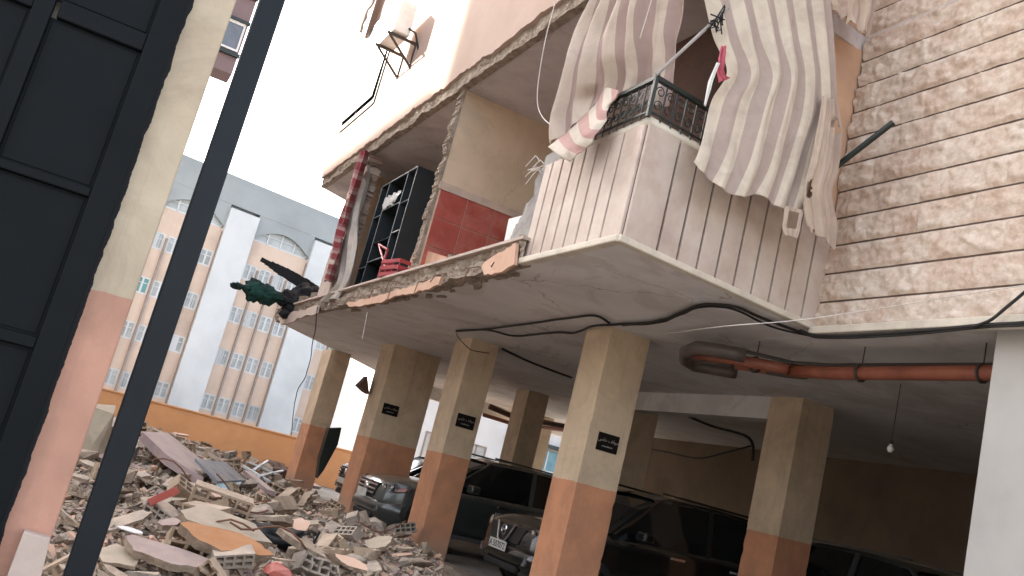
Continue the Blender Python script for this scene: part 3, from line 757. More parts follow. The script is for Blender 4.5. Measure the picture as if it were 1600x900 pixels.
# red folding frame and red crate at the floor edge
b = MB()
for p, q in (((592, 382), (608, 438)), ((606, 390), (590, 436)), ((592, 382), (606, 390))):
    b.tube([at(*p, 'x', 3.6), at(*q, 'x', 3.55)], .018, 6)
b.build('folding_frame', MT['redplastic'], label='thin red folding frame leaning against the black shelving unit', cat='folding frame')
c = at(622, 432, 'x', 3.5); cr = empty('crate', (c.x, c.y, 3.55), .2, 'pink red plastic crate lying at the broken floor edge', 'crate')
b = MB()
for z in (0, .09, .18): b.box(-.17, .17, -.25, -.235, z, z+.05); b.box(-.17, .17, .235, .25, z, z+.05); b.box(-.17, -.155, -.235, .235, z, z+.05); b.box(.155, .17, -.235, .235, z, z+.05)
for x in (-.165, .155):
    for y in (-.245, -.08, .08, .235): b.box(x, x+.012, y, y+.012, 0, .23)
b.box(-.155, .155, -.235, .235, 0, .012); b.build('crate_body', MT['redplastic'], cr)
# carton, broom like sticks
b = MB()
b.prism([at(*p, 'x', 3.55) for p in ((637, 418), (645, 396), (668, 392), (700, 402), (690, 415), (660, 424))], (.4, .02, 0))
b.build('carton', MT['carton'], label='torn brown carton lying against the red tiled wall', cat='box')
b = MB(); b.prism([at(*p, 'x', 3.62) for p in ((786, 385), (795, 342), (822, 335), (812, 378))], (.03, 0, 0)); o = b.build('cabinet_door', MT['white'], label='white cabinet door standing at the broken end of the parapet', cat='cabinet door')
b = MB()
for k, (p, q) in enumerate((((694, 364), (672, 330)), ((686, 366), (676, 338)))): b.beam(at(*p, 'y', 10.75), at(*q, 'y', 10.78), .02, .012)
# rods
def rod(name, A, B, r, mat, label, cat, n=7, bend=0):
    A, B = Vector(A), Vector(B); b = MB(); k = 10
    b.tube([A.lerp(B, i/k)+Vector((0, 0, bend*math.sin(math.pi*i/k))) for i in range(k+1)], r, n); return b.build(name, mat, label=label, cat=cat)
pa, pb = Vector((FX, 5.9, 4.70)), at(1138, 12, 'y', 5.58)
rod('awning_rod', pa, pb, .014, MT['greycon'], 'bare metal awning rod sticking up from the railing corner', 'metal rod')
b = MB(); c = pa.lerp(pb, .80)
rg = random.Random(8)
for i in range(14):
    q = c+(pb-pa)*rg.uniform(-.02, .17); b.tube([q, q+Vector((rg.uniform(-.06, .06), rg.uniform(-.05, .03), rg.uniform(-.09, .05))), q+Vector((rg.uniform(-.09, .09), rg.uniform(-.05, .03), rg.uniform(-.13, .0)))], .006, 5)
b.build('frayed_cord', MT['blackcloth'], label='frayed dark cord knotted round the upper end of the awning rod', cat='cord')
b = MB(); b.beam(at(1302, 264, 'y', 5.8), at(1396, 191, 'y', 5.35), .045, .03); b.build('steel_bar', MT['iron'], label='flat black steel bar jutting out in front of the stone wall', cat='metal bar')
cloth('pink_rag', [[(1126, 72, 'y', 5.6), (1133, 74, 'y', 5.62)], [(1122, 90, 'y', 5.58), (1132, 95, 'y', 5.6)], [(1118, 110, 'y', 5.58), (1130, 114, 'y', 5.6)], [(1122, 130, 'y', 5.58), (1140, 122, 'y', 5.6)]], MT['pinkcloth'], 10, 20, (.02, 2, .01, 3), YN, seed=33, rag=.03, label='bright pink rag caught in the torn edge of the cream awning', cat='rag')
cloth('white_strip', [[(1119, 98, 'y', 5.55), (1125, 99, 'y', 5.55)], [(1108, 125, 'y', 5.55), (1114, 127, 'y', 5.55)], [(1099, 165, 'y', 5.55), (1103, 166, 'y', 5.55)]], MT['white'], 4, 20, (.008, 1, .002, 3), YN, seed=35, label='thin white strip dangling in the gap beside the cream awning', cat='rag')
# wreckage hanging off the far slab corner
cl = empty('hanging_wreckage', (3.2, 17.6, 3.5), label='black twisted board and cloth hanging off the far slab corner', cat='wreckage')
off = parent_off(cl)
off_cl = off
def hp(x, y, Y): return at(x, y, 'y', Y)-off_cl
b = MB(); rg = random.Random(6)
for k in range(26):
    p = at(rg.uniform(440, 505), rg.uniform(455, 470), 'x', 3.6)
    p = Vector((rg.uniform(3.4, 3.9), rg.uniform(15.6, 18.2), 3.55)); s = rg.uniform(.05, .16)
    b.prism([p+Vector((s*rg.uniform(.7, 1.2)*math.cos(a), s*rg.uniform(.8, 1.5)*math.sin(a), rg.uniform(0, .05))) for a in [q*1.0472 for q in range(6)]], (0, 0, s*.8))
b.build('floor_debris', MT['broken'], label='heap of broken masonry lying on the far end of the slab', cat='debris', kind='stuff')
b = MB(); rg = random.Random(16)
for k in range(60):
    p = Vector((rg.uniform(3.42, 4.6), rg.uniform(7.8, 10.7), 3.55)); s = rg.uniform(.02, .07)
    b.prism([p+Vector((s*rg.uniform(.7, 1.2)*math.cos(a), s*rg.uniform(.8, 1.5)*math.sin(a), rg.uniform(0, .02))) for a in [q*1.0472 for q in range(6)]], (0, 0, s*.8))
b.build('floor_debris', MT['chunkc'], label='small masonry crumbs scattered on the tiled room floor', cat='debris', kind='stuff')

# air conditioner on the storey above
ac = empty('air_conditioner', (3.02, 13.9, 7.72), label='white outdoor air conditioner unit on a bracket on the upper facade', cat='air conditioner')
b = MB(); b.box(-.14, .14, -.40, .40, 0, .55); b.build('casing', MT['white'], ac, bevel=.02)
b = MB(); b.lathe([(.0, -.145), (.2, -.145), (.22, -.15), (.22, -.141)], 0, .1, .28, 'x', 20)
for k in range(6): b.box(-.152, -.146, -.12, .32, .1+k*.07, .108+k*.07)
b.build('fan_grille', MT['darkmetal'], ac)
for y in (-.32, .3):
    b = MB(); b.box(-.2, .32, y, y+.04, -.05, -.01); b.beam((.30, y+.02, -.42), (-.15, y+.02, -.05), .03, .03); b.box(.29, .32, y, y+.04, -.45, -.05); b.build('bracket', MT['darkmetal'], ac)
b = MB(); b.tube([(.1, -.4, .12), (.2, -.5, .05), (.33, -.48, -.2), (.33, -.3, -.5)], .018, 6); b.build('hose', MT['cable'], ac)

# ------------------------------------------------------------------ cables and pipes
def cable(pts, r, mat, name, label, cat='cable', n=6, sub=6, wob=.008, seed=0):
    P = [p if isinstance(p, Vector) else at(*p) for p in pts]; out = []
    for i in range(len(P)-1):
        p0, p1, p2, p3 = P[max(i-1, 0)], P[i], P[i+1], P[min(i+2, len(P)-1)]
        for k in range(sub):
            f = k/sub
            q = .5*((2*p1)+(-p0+p2)*f+(2*p0-5*p1+4*p2-p3)*f*f+(-p0+3*p1-3*p2+p3)*f**3)
            out.append(q+Vector((noise.noise(q*3+Vector((seed, 0, 0))), noise.noise(q*3+Vector((0, seed, 5))), 0))*wob)
    out.append(P[-1]); b = MB(); b.tube(out, r, n); return b.build(name, mat, label=label, cat=cat, smooth=True)
zc = ZC-.03
def lp(x, y, z=zc): return (690+x/2.623, 460+y/2.623, 'z', z)
cable([lp(60, 152), lp(200, 140), lp(370, 118), lp(520, 97), lp(630, 87), lp(690, 120)], .014, MT['cable'], 'cable', 'straight black cable clipped along the soffit above the middle pillars')
cable([lp(60, 150), lp(190, 146), lp(290, 170), lp(380, 165), lp(480, 155), lp(545, 158), lp(620, 130), lp(740, 122), lp(870, 112), lp(960, 82), lp(1050, 45), lp(1130, 40), lp(1210, 52), lp(1290, 88), lp(1400, 130), lp(1490, 160), (1270, 524, 'z', zc)], .014, MT['cable'], 'cable', 'sagging thick black cable running under the balcony soffit to the stone wall', wob=.02, seed=2)
cable([lp(740, 128), lp(870, 118), lp(960, 92), lp(1060, 56), lp(1130, 52), lp(1200, 64), lp(1300, 110), lp(1400, 146), (1262, 524, 'z', zc)], .010, MT['cable'], 'cable', 'thinner black cable bunched beside the thick one under the balcony', wob=.03, seed=5)
for k, (r, dz, lab) in enumerate(((.016, 0, 'thick black cable fixed along the bottom trim of the stone wall'), (.009, -.03, 'thin black cable tied below the thick one along the stone wall'))):
    cable([(1250+k*3, 516+k*3, 'x', 5.62), (1275, 524+k*3, 'x', 5.62), (1340, 524+k*4, 'x', 5.62), (1440, 517+k*4, 'x', 5.62), (1530, 509+k*3, 'x', 5.62), (1620, 502+k*4, 'x', 5.62), (1750, 488, 'x', 5.62)], r, MT['cable'], 'cable', lab, seed=k, wob=.015)
cable([(1520, 511, 'x', 5.6), (1548, 500, 'x', 5.6), (1572, 480, 'x', 5.6), (1605, 452, 'x', 5.6), (1660, 405, 'x', 5.6)], .012, MT['cable'], 'cable', 'black cable rising steeply across the stone wall at the right edge')
cable([(1040, 522, 'z', 3.22), (1130, 510, 'y', 5.7), (1250, 500, 'y', 5.4), (1400, 478, 'x', 5.55), (1500, 461, 'x', 5.55), (1640, 440, 'x', 5.55)], .004, MT['wire'], 'wire', 'thin white wire strung from the soffit across the stone wall', 'wire', wob=0)
cable([(872, -40, 'x', 3.1), (868, 0, 'x', 3.1), (855, 50, 'x', 3.1), (846, 95, 'x', 3.12), (840, 140, 'x', 3.15), (841, 168, 'x', 3.18), (850, 186, 'x', 3.2), (862, 196, 'x', 3.2)], .006, MT['wire'], 'wire', 'white cord looping down left of the mauve striped awning', 'wire', wob=0)
cable([(1012, 80, 'x', 3.08), (1000, 60, 'x', 3.1), (1018, 0, 'x', 3.05), (1030, -40, 'x', 3.05)][1:]+[], .004, MT['wire'], 'wire', 'thin white cord hanging in front of the mauve striped awning', 'wire', wob=0)
cable([lp(60, 160), lp(75, 185, 3.15), lp(110, 220, 3.0), (740, 548, 'y', 12.7), (765, 552, 'y', 12.7)], .007, MT['cable'], 'cable', 'thin black wire drooping round the head of the middle pillar', wob=0)
cable([(785, 545, 'z', 3.2), (820, 562, 'z', 3.18), (860, 578, 'z', 3.15), (893, 590, 'z', 3.2)], .018, MT['cable'], 'cable', 'black cable under the car park ceiling between the two middle pillars')
cable([(1022, 632, 'x', 9.2), (1060, 644, 'x', 9.2), (1110, 665, 'x', 9.2), (1170, 684, 'x', 9.2), (1176, 720, 'x', 9.2)], .022, MT['cable'], 'cable', 'black conduit crossing the dark rear of the car park')
cable([(1005, 700, 'x', 12.8), (1040, 706, 'x', 12.8), (1090, 716, 'x', 12.8), (1130, 708, 'x', 12.8), (1176, 696, 'x', 12.8)], .02, MT['cable'], 'cable', 'black cable sagging across the rear wall of the car park')
cable([(574, 488, 'x', 3.3), (566, 530, 'x', 3.32), (560, 580, 'y', 19.5), (548, 660, 'y', 20)][:2], .004, MT['wire'], 'wire', 'short loose wire hanging from the far slab edge', 'wire', wob=0)
cable([(497, 480, 'x', 3.3), (492, 520, 'y', 15), (480, 580, 'y', 16), (462, 620, 'y', 17), (455, 680, 'y', 19)], .008, MT['cable'], 'wire', 'loose dark wire dangling from the far slab to the rubble', 'wire', wob=.02)

# drain pipe under the ceiling: two runs merging into one
pp = empty('drain_pipe', tuple(at(1250, 580, 'z', 3.05)), label='orange drain pipe with a twin branch hanging below the soffit', cat='pipe')
off = parent_off(pp)
def q(x, y, z=3.05): return at(x, y, 'z', z)-off
b = MB(); b.tube([q(1232, 579), q(1300, 583), q(1420, 583), q(1600, 583), q(1720, 583)], .064, 14); b.build('pipe_run', MT['pipe'], pp, smooth=True)
b = MB(); b.tube([q(1150, 568), q(1200, 576), q(1236, 581)], .06, 12); b.tube([q(1085, 553), q(1150, 562), q(1200, 571), q(1232, 577)], .055, 12); b.build('branch_pipe', MT['pipe'], pp, smooth=True)
b = MB(); b.tube([q(1150, 582), q(1120, 577), q(1085, 571), q(1071, 562), q(1072, 550), q(1090, 543), q(1130, 549), q(1165, 556)], .07, 12)
b.tube([q(1085, 562), q(1100, 562), q(1120, 564), q(1150, 570)], .05, 12); b.build('pipe_elbow', MT['greypvc'], pp, smooth=True)
b = MB(); b.tube([q(1200, 575), q(1232, 580), q(1260, 582)], .070, 12); b.build('coupling', MT['greypvc'], pp, smooth=True)
b = MB(); b.tube([q(1082, 555), q(1100, 556)], .062, 12); b.build('coupling', MT['greypvc'], pp, smooth=True)
b = MB()
b.tube([q(1160, 548, 3.12), q(1240, 567, 3.12), q(1300, 571, 3.12), q(1600, 570, 3.12)], .02, 6)
for x, y in ((1180, 570), (1345, 583), (1535, 583)):
    c = at(x, y, 'z', 3.05)-off
    b.tube([c+Vector((0, 0, .06)), c+Vector((0, 0, .28))], .006, 6)
    b.tube([c+Vector((.074*math.cos(a), 0, .074*math.sin(a))) for a in [k*.5236 for k in range(13)]], .014, 6)
b.build('pipe_hanger', MT['darkmetal'], pp)
# services far inside the car park
b = MB(); b.tube([at(765, 635, 'y', 20), at(800, 650, 'y', 20), at(890, 668, 'y', 20), at(960, 690, 'y', 20)], .07, 10)
b.build('service_pipe', MT['brown'], label='dark brown pipe below the far edge beam of the car park', cat='pipe', smooth=True)
b = MB(); b.tube([at(755, 648, 'y', 21), at(800, 662, 'y', 21), at(880, 672, 'y', 21)], .05, 10)
b.build('service_pipe', MT['pipe'], label='rusty pipe hanging lowest at the far opening of the car park', cat='pipe', smooth=True)
# bulb
c = Vector((7.61, 6.85, 2.61)); bu = empty('light_bulb', tuple(c), label='small unlit white bulb hanging on a long wire in the dark bay', cat='light bulb')
b = MB(); b.lathe([(.0, -.035), (.022, -.03), (.034, -.008), (.033, .012), (.016, .04), (.014, .055)], 0, 0, 0, 'z', 14); b.build('bulb', MT['white'], bu, smooth=True)
b = MB(); b.lathe([(.017, .05), (.017, .09), (.003, .095)], 0, 0, 0, 'z', 10); b.tube([(0, 0, .09), (0, 0, .69)], .004, 5); b.build('cord', MT['cable'], bu)

# ------------------------------------------------------------------ name plaques on the pillars
def plaque(loc, label, w=.27, h=.19):
    r = empty('name_plaque', loc, 0, label, 'sign', 'black plaques on the pillars')
    b = MB(); b.box(-w/2, w/2, -.012, 0, -h/2, h/2); b.build('plate', MT['plaqueblack'], r, bevel=.003)
    def txt(s, size, z):
        cu = bpy.data.curves.new('lettering', 'FONT'); cu.body = s; cu.size = size; cu.align_x = 'CENTER'; cu.extrude = .001; cu.resolution_u = 2
        o = bpy.data.objects.new('tmp', cu); col.objects.link(o)
        me = bpy.data.meshes.new_from_object(o.evaluated_get(bpy.context.evaluated_depsgraph_get()))
        bpy.data.objects.remove(o); me.materials.clear(); me.materials.append(MT['plaqueink']); me.name = 'lettering'
        t_ = bpy.data.objects.new('lettering', me); col.objects.link(t_); t_.parent = r
        t_.location = (0, -.0145, z); t_.rotation_euler = (math.pi/2, 0, 0)
    # the words for «private parking» in presentation forms, in visual order
    txt('\uFEBA\uFE8E\uFEA7 \uFED2\uFED7\uFEEE\uFEE3', .054, .008)
    b = MB(); rg = random.Random(hash(label) % 99)
    x = -.07
    while x < .07:
        d = rg.uniform(.004, .012); b.box(x, x+d, -.0140, -.0118, -.052, -.052+rg.uniform(.010, .018)); x += d+.004
    b.build('small_lettering', MT['plaqueink'], r)
    return r
MT['plaqueblack'] = surf('plaque_black', (.008, .006, .005), None, None, 5, .5, 0, spec=.2)
MT['plaqueink'] = surf('plaque_silver_ink', (.30, .28, .26), None, None, 5, .5, 0)
plaque((5.525, 8.838, 2.02), 'black plaque with silver lettering on the nearest cream pillar', .28, .20)
plaque((5.485, 12.798, 2.055), 'black plaque on the second pillar, above the big dark car', .30, .20)
plaque((5.50, 16.398, 2.10), 'black plaque on the third pillar, above the silver car grille', .31, .20)

# ------------------------------------------------------------------ cars
def loft(sts, n_half, mats, name, parent, mirror=True, close=True):
    pass
def car(loc, rz, paint, label, Lc=4.5, Wc=1.85, Hc=1.68, front='bars', plate=None, hood=1.02, lamp='lens'):
    """nose points to -x in local coordinates; z up; body, cabin, lamps, grille, wheels"""
    r = empty('parked_car', loc, rz, label, 'car', 'cars parked under the building')
    w = Wc/2
    # stations: x, half width, bottom z, shoulder z, top z (centre)
    st = [(0.00, .62, .40, .70, .78), (.05, .74, .30, .76, .86), (.14, .84, .24, .82, hood-.09), (.32, .93, .22, .90, hood-.03), (.65, .98, .22, .95, hood+.01), (1.1, 1.0, .22, .98, hood+.05),
          (1.9, 1.0, .24, 1.02, hood+.06), (2.8, 1.0, .24, 1.05, hood+.07), (3.6, .99, .25, 1.08, hood+.08), (4.1, .96, .28, 1.08, hood+.07), (4.38, .90, .34, 1.02, hood+.02), (4.5, .82, .42, .92, hood-.06)]
    st = [(x*Lc/4.5, a*w, zb, zs*hood/1.02, zt) for x, a, zb, zs, zt in st]
    b = MB(); m = 17
    for (x, a, zb, zs, zt) in st:
        ring = [(0, zb), (.55, zb), (.86, zb+.02), (.965, zb+.10), (.99, zb+.25), (1.0, (zb+zs)/2+.05), (.985, zs-.10), (.955, zs-.02), (.86, zs+(zt-zs)*.55), (.5, zs+(zt-zs)*.95), (0, zt)]
        full = [(-y, z) for y, z in ring[::-1]]+ring[1:-1]
        full = [(y*a, z) for y, z in ring]+[(-y*a, z) for y, z in ring[-2:0:-1]]
        # wheel arches: lift the lower side between the wheels' stations
        b.v += [(x, y, z) for y, z in full]; m = len(full)
    for i in range(len(st)-1):
        for k in range(m): b.f.append((i*m+k, (i+1)*m+k, (i+1)*m+(k+1) % m, i*m+(k+1) % m)); b.m.append(0)
    b.f.append(tuple(range(m))); b.f.append(tuple((len(st)-1)*m+k for k in range(m))[::-1]); b.m += [0, 0]
    o = b.build('body', paint, r, smooth=True); s = o.modifiers.new('sub', 'SUBSURF'); s.levels = s.render_levels = 2
    # cabin (glass) and roof
    hb = hood+.03; k_ = Lc/4.5
    cab = [(1.05, .80, hb-.02, .02), (1.45, .78, hb+(Hc-hb)*.62, .0), (1.80, .74, Hc-.06, 0), (2.4, .72, Hc-.01, 0), (3.2, .71, Hc-.01, 0), (3.85, .70, Hc-.06, 0), (4.25, .76, hb+(Hc-hb)*.45, 0), (4.38, .80, hb-.03, 0)]
    b = MB(); sec = []
    for x, a, zt, _ in cab:
        x *= k_; a *= w; f = max(0, (zt-hb)/(Hc-hb)); wb = w*.93
        sec.append([(x, wb*(1-.0*f), hb-.10), (x, wb*.97, hb), (x, a+(wb-a)*(1-f)*.5, zt-.03*f), (x, a*.8, zt), (x, 0, zt+.012)])
    for x, a in zip(sec, cab):
        b.v += x+[(p[0], -p[1], p[2]) for p in x[-2::-1]]
    m = 9
    for i in range(len(sec)-1):
        for k in range(m-1): b.f.append((i*m+k, (i+1)*m+k, (i+1)*m+k+1, i*m+k+1)); b.m.append(0)
    b.build('windows', MT['glassdark'], r, smooth=False)
    b = MB()
    rs = [(p[0], p[1]+.006, p[2]) for p in []]
    xs = [1.80, 2.4, 3.2, 3.85]
    for i, (x, a, z) in enumerate(((1.74, .74, Hc-.07), (2.0, .735, Hc-.015), (2.8, .72, Hc+.015), (3.5, .71, Hc), (3.92, .70, Hc-.06))):
        x *= k_; b.v += [(x, -a*w-.01, z-.05), (x, -a*w*.86, z+.005), (x, 0, z+.03), (x, a*w*.86, z+.005), (x, a*w+.01, z-.05)]
    for i in range(4):
        for k in range(4): b.f.append((i*5+k, (i+1)*5+k, (i+1)*5+k+1, i*5+k+1)); b.m.append(0)
    for sy in (-1, 1):
        for (x0, z0, x1, z1, ww) in ((1.08, hb-.02, 1.80, Hc-.06, .06), (2.62, hb, 2.66, Hc-.03, .07), (3.75, hb, 3.55, Hc-.03, .09), (4.3, hb, 3.88, Hc-.08, .10)):
            b.beam((x0*k_, sy*w*.925, z0), (x1*k_, sy*(w*.74), z1), ww, .03)
        b.beam((1.9*k_, sy*w*.62, Hc+.045), (3.7*k_, sy*w*.62, Hc+.035), .03, .03, 0)
    b.build('roof', paint, r, smooth=False)
    # wheels
    for x in (.86*k_, 3.55*k_):
        for sy in (-1, 1):
            wh = empty('wheel', (x, sy*(w-.09), .345)); wh.parent = r
            b = MB(); b.lathe([(.23, -.10), (.31, -.105), (.342, -.07), (.345, 0), (.342, .07), (.31, .105), (.23, .10)], axis='y', n=32); b.build('tyre', MT['tyre'], wh, smooth=True)
            b = MB(); b.lathe([(.235, -.09), (.235, .09)], axis='y', n=32); b.lathe([(.0, .03), (.06, .03), (.06, .085), (0, .09)], axis='y', n=16)
            b.lathe([(.0, -.085), (.06, -.08), (.06, -.03), (0, -.03)], axis='y', n=16)
            for k in range(5):
                a = k*1.2566
                for sd in (-.075, .075): b.beam((.04*math.cos(a), sd, .04*math.sin(a)), (.235*math.cos(a), sd, .235*math.sin(a)), .022, .05, upv=Vector((-math.sin(a), .01, math.cos(a))))
            b.build('rim', MT['chrome'], wh)
            b = MB(); b.lathe([(.0, 0), (.42, 0), (.43, .02), (.0, .02)], x, sy*(w-.035), .40, 'y', 28); b.build('wheel_arch', MT['trim'], r)
    # lights, grille, bumper
    for sy in (-1, 1):
        b = MB(); pts = [(.045, sy*.52*w*1.0, .72), (.16, sy*.86*w, .74), (.34, sy*.955*w, .80), (.40, sy*.955*w, .90), (.22, sy*.86*w, .90), (.10, sy*.58*w, .84)]
        b.prism([Vector((p[0]-.03, p[1], p[2])) for p in pts], (.10, 0, 0)); h = b.build('headlight', MT['lens'], r, bevel=.012)
        b = MB(); b.lathe([(0, -.01), (.055, -.004), (.06, .02)], .06, sy*.66*w, .79, 'x', 16); b.lathe([(0, -.01), (.05, -.004), (.055, .02)], .14, sy*.82*w, .82, 'x', 16); b.build('reflector', MT['chrome'], h)
        b = MB(); b.prism([Vector((.20, sy*.93*w, .77)), Vector((.33, sy*.975*w, .80)), Vector((.36, sy*.975*w, .86)), Vector((.24, sy*.93*w, .83))], (0, sy*.012, 0)); b.build('indicator', MT['amber'], h)
        b = MB(); b.lathe([(0, -.02), (.06, -.015), (.065, .02)], .03, sy*.66*w, .45, 'x', 16); b.build('fog_lamp', MT['lens'], r)
        b = MB(); b.box(.0, .16, sy*w-.01 if sy > 0 else sy*w-.22, sy*w+.22 if sy > 0 else sy*w+.01, 0, .13, 0, Matrix.Translation((1.35*k_, 0, hb-.02))); b.build('wing_mirror', paint, r, bevel=.03)
        b = MB()
        for xx in (2.0, 3.0): b.box(xx*k_, xx*k_+.2, sy*w*1.0-.005, sy*w*1.0+.012, .90, .93)
        b.build('door_handle', MT['chrome'], r)
        b = MB(); b.box(1.3*k_, 3.1*k_, sy*(w*1.0)-.02, sy*(w*1.0)+.015, .27, .33); b.build('side_step', MT['lens'], r)
    b = MB()
    if front == 'bars':
        b.prism([Vector((-.015, -.42, .62)), Vector((-.015, .42, .62)), Vector((.02, .50, .84)), Vector((.02, -.50, .84))], (.05, 0, 0)); b.build('grille_opening', MT['trim'], r)
        b = MB()
        for z, hw, xx in ((.655, .42, -.03), (.725, .46, -.022), (.795, .49, -.01)): b.beam((xx, -hw, z), (xx, hw, z), .03, .034)
        b.lathe([(.0, -.05), (.06, -.045), (.075, -.02)], .0, 0, .735, 'x', 20); b.build('grille', MT['chrome'], r, bevel=.008)
    else:
        b.prism([Vector((-.01, -.40, .62)), Vector((-.01, .40, .62)), Vector((.02, .50, .82)), Vector((.02, -.50, .82))], (.05, 0, 0)); b.build('grille_opening', MT['trim'], r)
        b = MB(); b.tube([(-.0, -.24, .84), (-.03, -.12, .63), (-.035, -.06, .60), (-.035, .06, .60), (-.03, .12, .63), (-.0, .24, .84)], .019, 8)
        b.lathe([(.06, -.012), (.072, 0), (.06, .012), (.052, 0), (.06, -.012)], -.03, 0, .75, 'x', 24); b.box(-.04, -.025, -.075, .075, .737, .763)
        b.build('emblem', MT['chrome'], r)
    b = MB(); pr = [(-.045, 0), (-.045, .38*w), (-.02, .62*w), (.06, .80*w), (.20, .92*w), (.34, .97*w)]
    vs_ = []
    for x_, y_ in [(a_, -c_) for a_, c_ in pr[:0:-1]]+pr: vs_ += [(x_+.10, y_*.97, .34), (x_+.01, y_, .40), (x_-.01, y_, .50), (x_+.05, y_*.97, .60), (x_+.16, y_*.95, .62)]
    b.add(vs_, [(i_*5+k_2, (i_+1)*5+k_2, (i_+1)*5+k_2+1, i_*5+k_2+1) for i_ in range(len(vs_)//5-1) for k_2 in range(4)]); bo_ = b.build('bumper', paint, r, smooth=True); ss_ = bo_.modifiers.new('sub', 'SUBSURF'); ss_.levels = ss_.render_levels = 2
    b = MB(); b.box(.0, .08, -.5*w, .5*w, .27, .355); b.build('air_intake', MT['trim'], r, bevel=.02)
    if plate is not None:
        p = empty('number_plate', (-.075, 0, plate[1])); p.parent = r
        b = MB(); b.box(-.008, .008, -.24, .24, -.06, .06); b.build('plate', MT['platewhite'], p, bevel=.004)
        if plate[0]:
            cu = bpy.data.curves.new('t', 'FONT'); cu.body = plate[0]; cu.size = .115; cu.align_x = 'CENTER'; cu.extrude = .001; cu.resolution_u = 2; cu.offset = .0015
            o = bpy.data.objects.new('tmp', cu); col.objects.link(o)
            me = bpy.data.meshes.new_from_object(o.evaluated_get(bpy.context.evaluated_depsgraph_get())); bpy.data.objects.remove(o)
            me.materials.clear(); me.materials.append(MT['plateink'])
            t_ = bpy.data.objects.new('lettering', me); col.objects.link(t_); t_.parent = p
            t_.location = (-.0095, 0, -.04); t_.rotation_euler = (math.pi/2, 0, -math.pi/2)
    return r
car((5.0, 15.0, 0), 0, MT['cargreen'], 'dark green car with a chrome barred grille, its nose poking out between two pillars', front='bars', plate=('', .63), Hc=1.64)
car((5.66, 11.0, 0), 0, MT['carblack'], 'black car with a V shaped chrome emblem and white number plate behind the nearest pillar', front='v', plate=('A 507072', .55), Hc=1.66)
car((5.9, 19.3, 0), 0, MT['carblack'], 'black car mostly hidden between the two farthest pillars', front='bars', plate=('', .55), Hc=1.5)
car((10.7, 6.6, 0), R(90), MT['cargrey'], 'grey car deep in the dark bay on the right, only its roof in view', front='bars', plate=('', .55), Hc=1.6)

# ------------------------------------------------------------------ gate side, near the camera
GY = 4.0
gt = empty('metal_gate', (-.3, GY, 0), label='large black metal gate with recessed panels filling the left edge', cat='gate')
def gp(mb, name, mat, **k):
    mb.v = [(v[0]+.3, v[1]-GY, v[2]) for v in mb.v]; return mb.build(name, mat, gt, **k)
def Zr(z): return z+1.3
b = MB()
b.box(-.118, -.018, GY-.06, GY-.01, .25, Zr(1.9)); b.box(-.45, -.118, GY-.052, GY-.012, Zr(1.325), Zr(1.40)); b.box(-.54, -.47, GY-.055, GY-.01, .25, Zr(1.9))
b.box(-.47, -.118, GY-.05, GY-.012, Zr(.68), Zr(.715)); b.box(-.47, -.118, GY-.05, GY-.012, Zr(.055), Zr(.10)); b.box(-.47, -.118, GY-.05, GY-.012, .25, .34)
for k in range(4):
    x = -.54-.55*(k+1)
    b.box(x, x+.07, GY-.055, GY-.01, .25, Zr(1.9))
    for z0, z1 in ((1.325, 1.4), (.68, .715), (.055, .10)): b.box(x+.07, x+.55, GY-.05, GY-.012, Zr(z0), Zr(z1))
gp(b, 'frame', MT['gate'], bevel=.005)
for k in range(5):
    x = -.47-.55*k
    for z0, z1 in ((.34, Zr(.055)), (Zr(.10), Zr(.68)), (Zr(.715), Zr(1.325)), (Zr(1.40), Zr(2.0))):
        b = MB(); b.box(x, x+(.352 if k == 0 else .48), GY-.022, GY-.012, z0, z1)
        b.box(x+.012, x+(.352 if k == 0 else .48)-.012, GY-.026, GY-.022, z0+.012, z1-.012)
        gp(b, 'panel', MT['gate'], bevel=.006)
b = MB(); b.box(-.14, .162, GY, GY+.38, -.02, 4.4); b.box(-.14, .162, GY, GY+.02, 4.4, 4.5)
gpil = b.build('gate_pillar', MT['gatepillar'], bevel=.012, label='cream and pink gate pillar with ragged black paint along its left edge', cat='pillar')
b = MB(); b.prism([(-6, GY+.05, 0), (-.141, GY+.05, 0), (-.141, GY+.05, 3.2), (-6, GY+.05, 3.2)], (0, .25, 0)); 
b.build('boundary_wall', MT['neighbour'], label='rendered yard wall behind the black metal gate', cat='wall')
b = MB(); b.prism([(.05, GY-.07, 0), (.20, GY-.07, 0), (.18, GY-.07, .45), (.158, GY-.07, .69), (.062, GY-.07, .70), (.058, GY-.07, .5)], (0, .068, 0)); b.build('gate_footing', MT['paleplaster'], bevel=.004, label='pale rendered concrete footing in front of the gate pillar base', cat='footing')
b = MB(); b.beam((.191, 2.6, -.02), (.198, 2.6, 3.6), .066, .05, upv=Vector((0, 1, 0))); b.build('steel_post', MT['steel'], bevel=.006, label='tall blue black square steel post standing in the left foreground', cat='post')

# ------------------------------------------------------------------ orange wall and the place beyond
b = MB(); b.box(-5.5, 22, 26, 26.25, 0, 1.10); b.box(-5.5, 22, 25.97, 26.28, 1.101, 1.15)
ow = b.build('boundary_wall', MT['orange'], label='long bright orange boundary wall behind the rubble', cat='wall', bevel=.008)

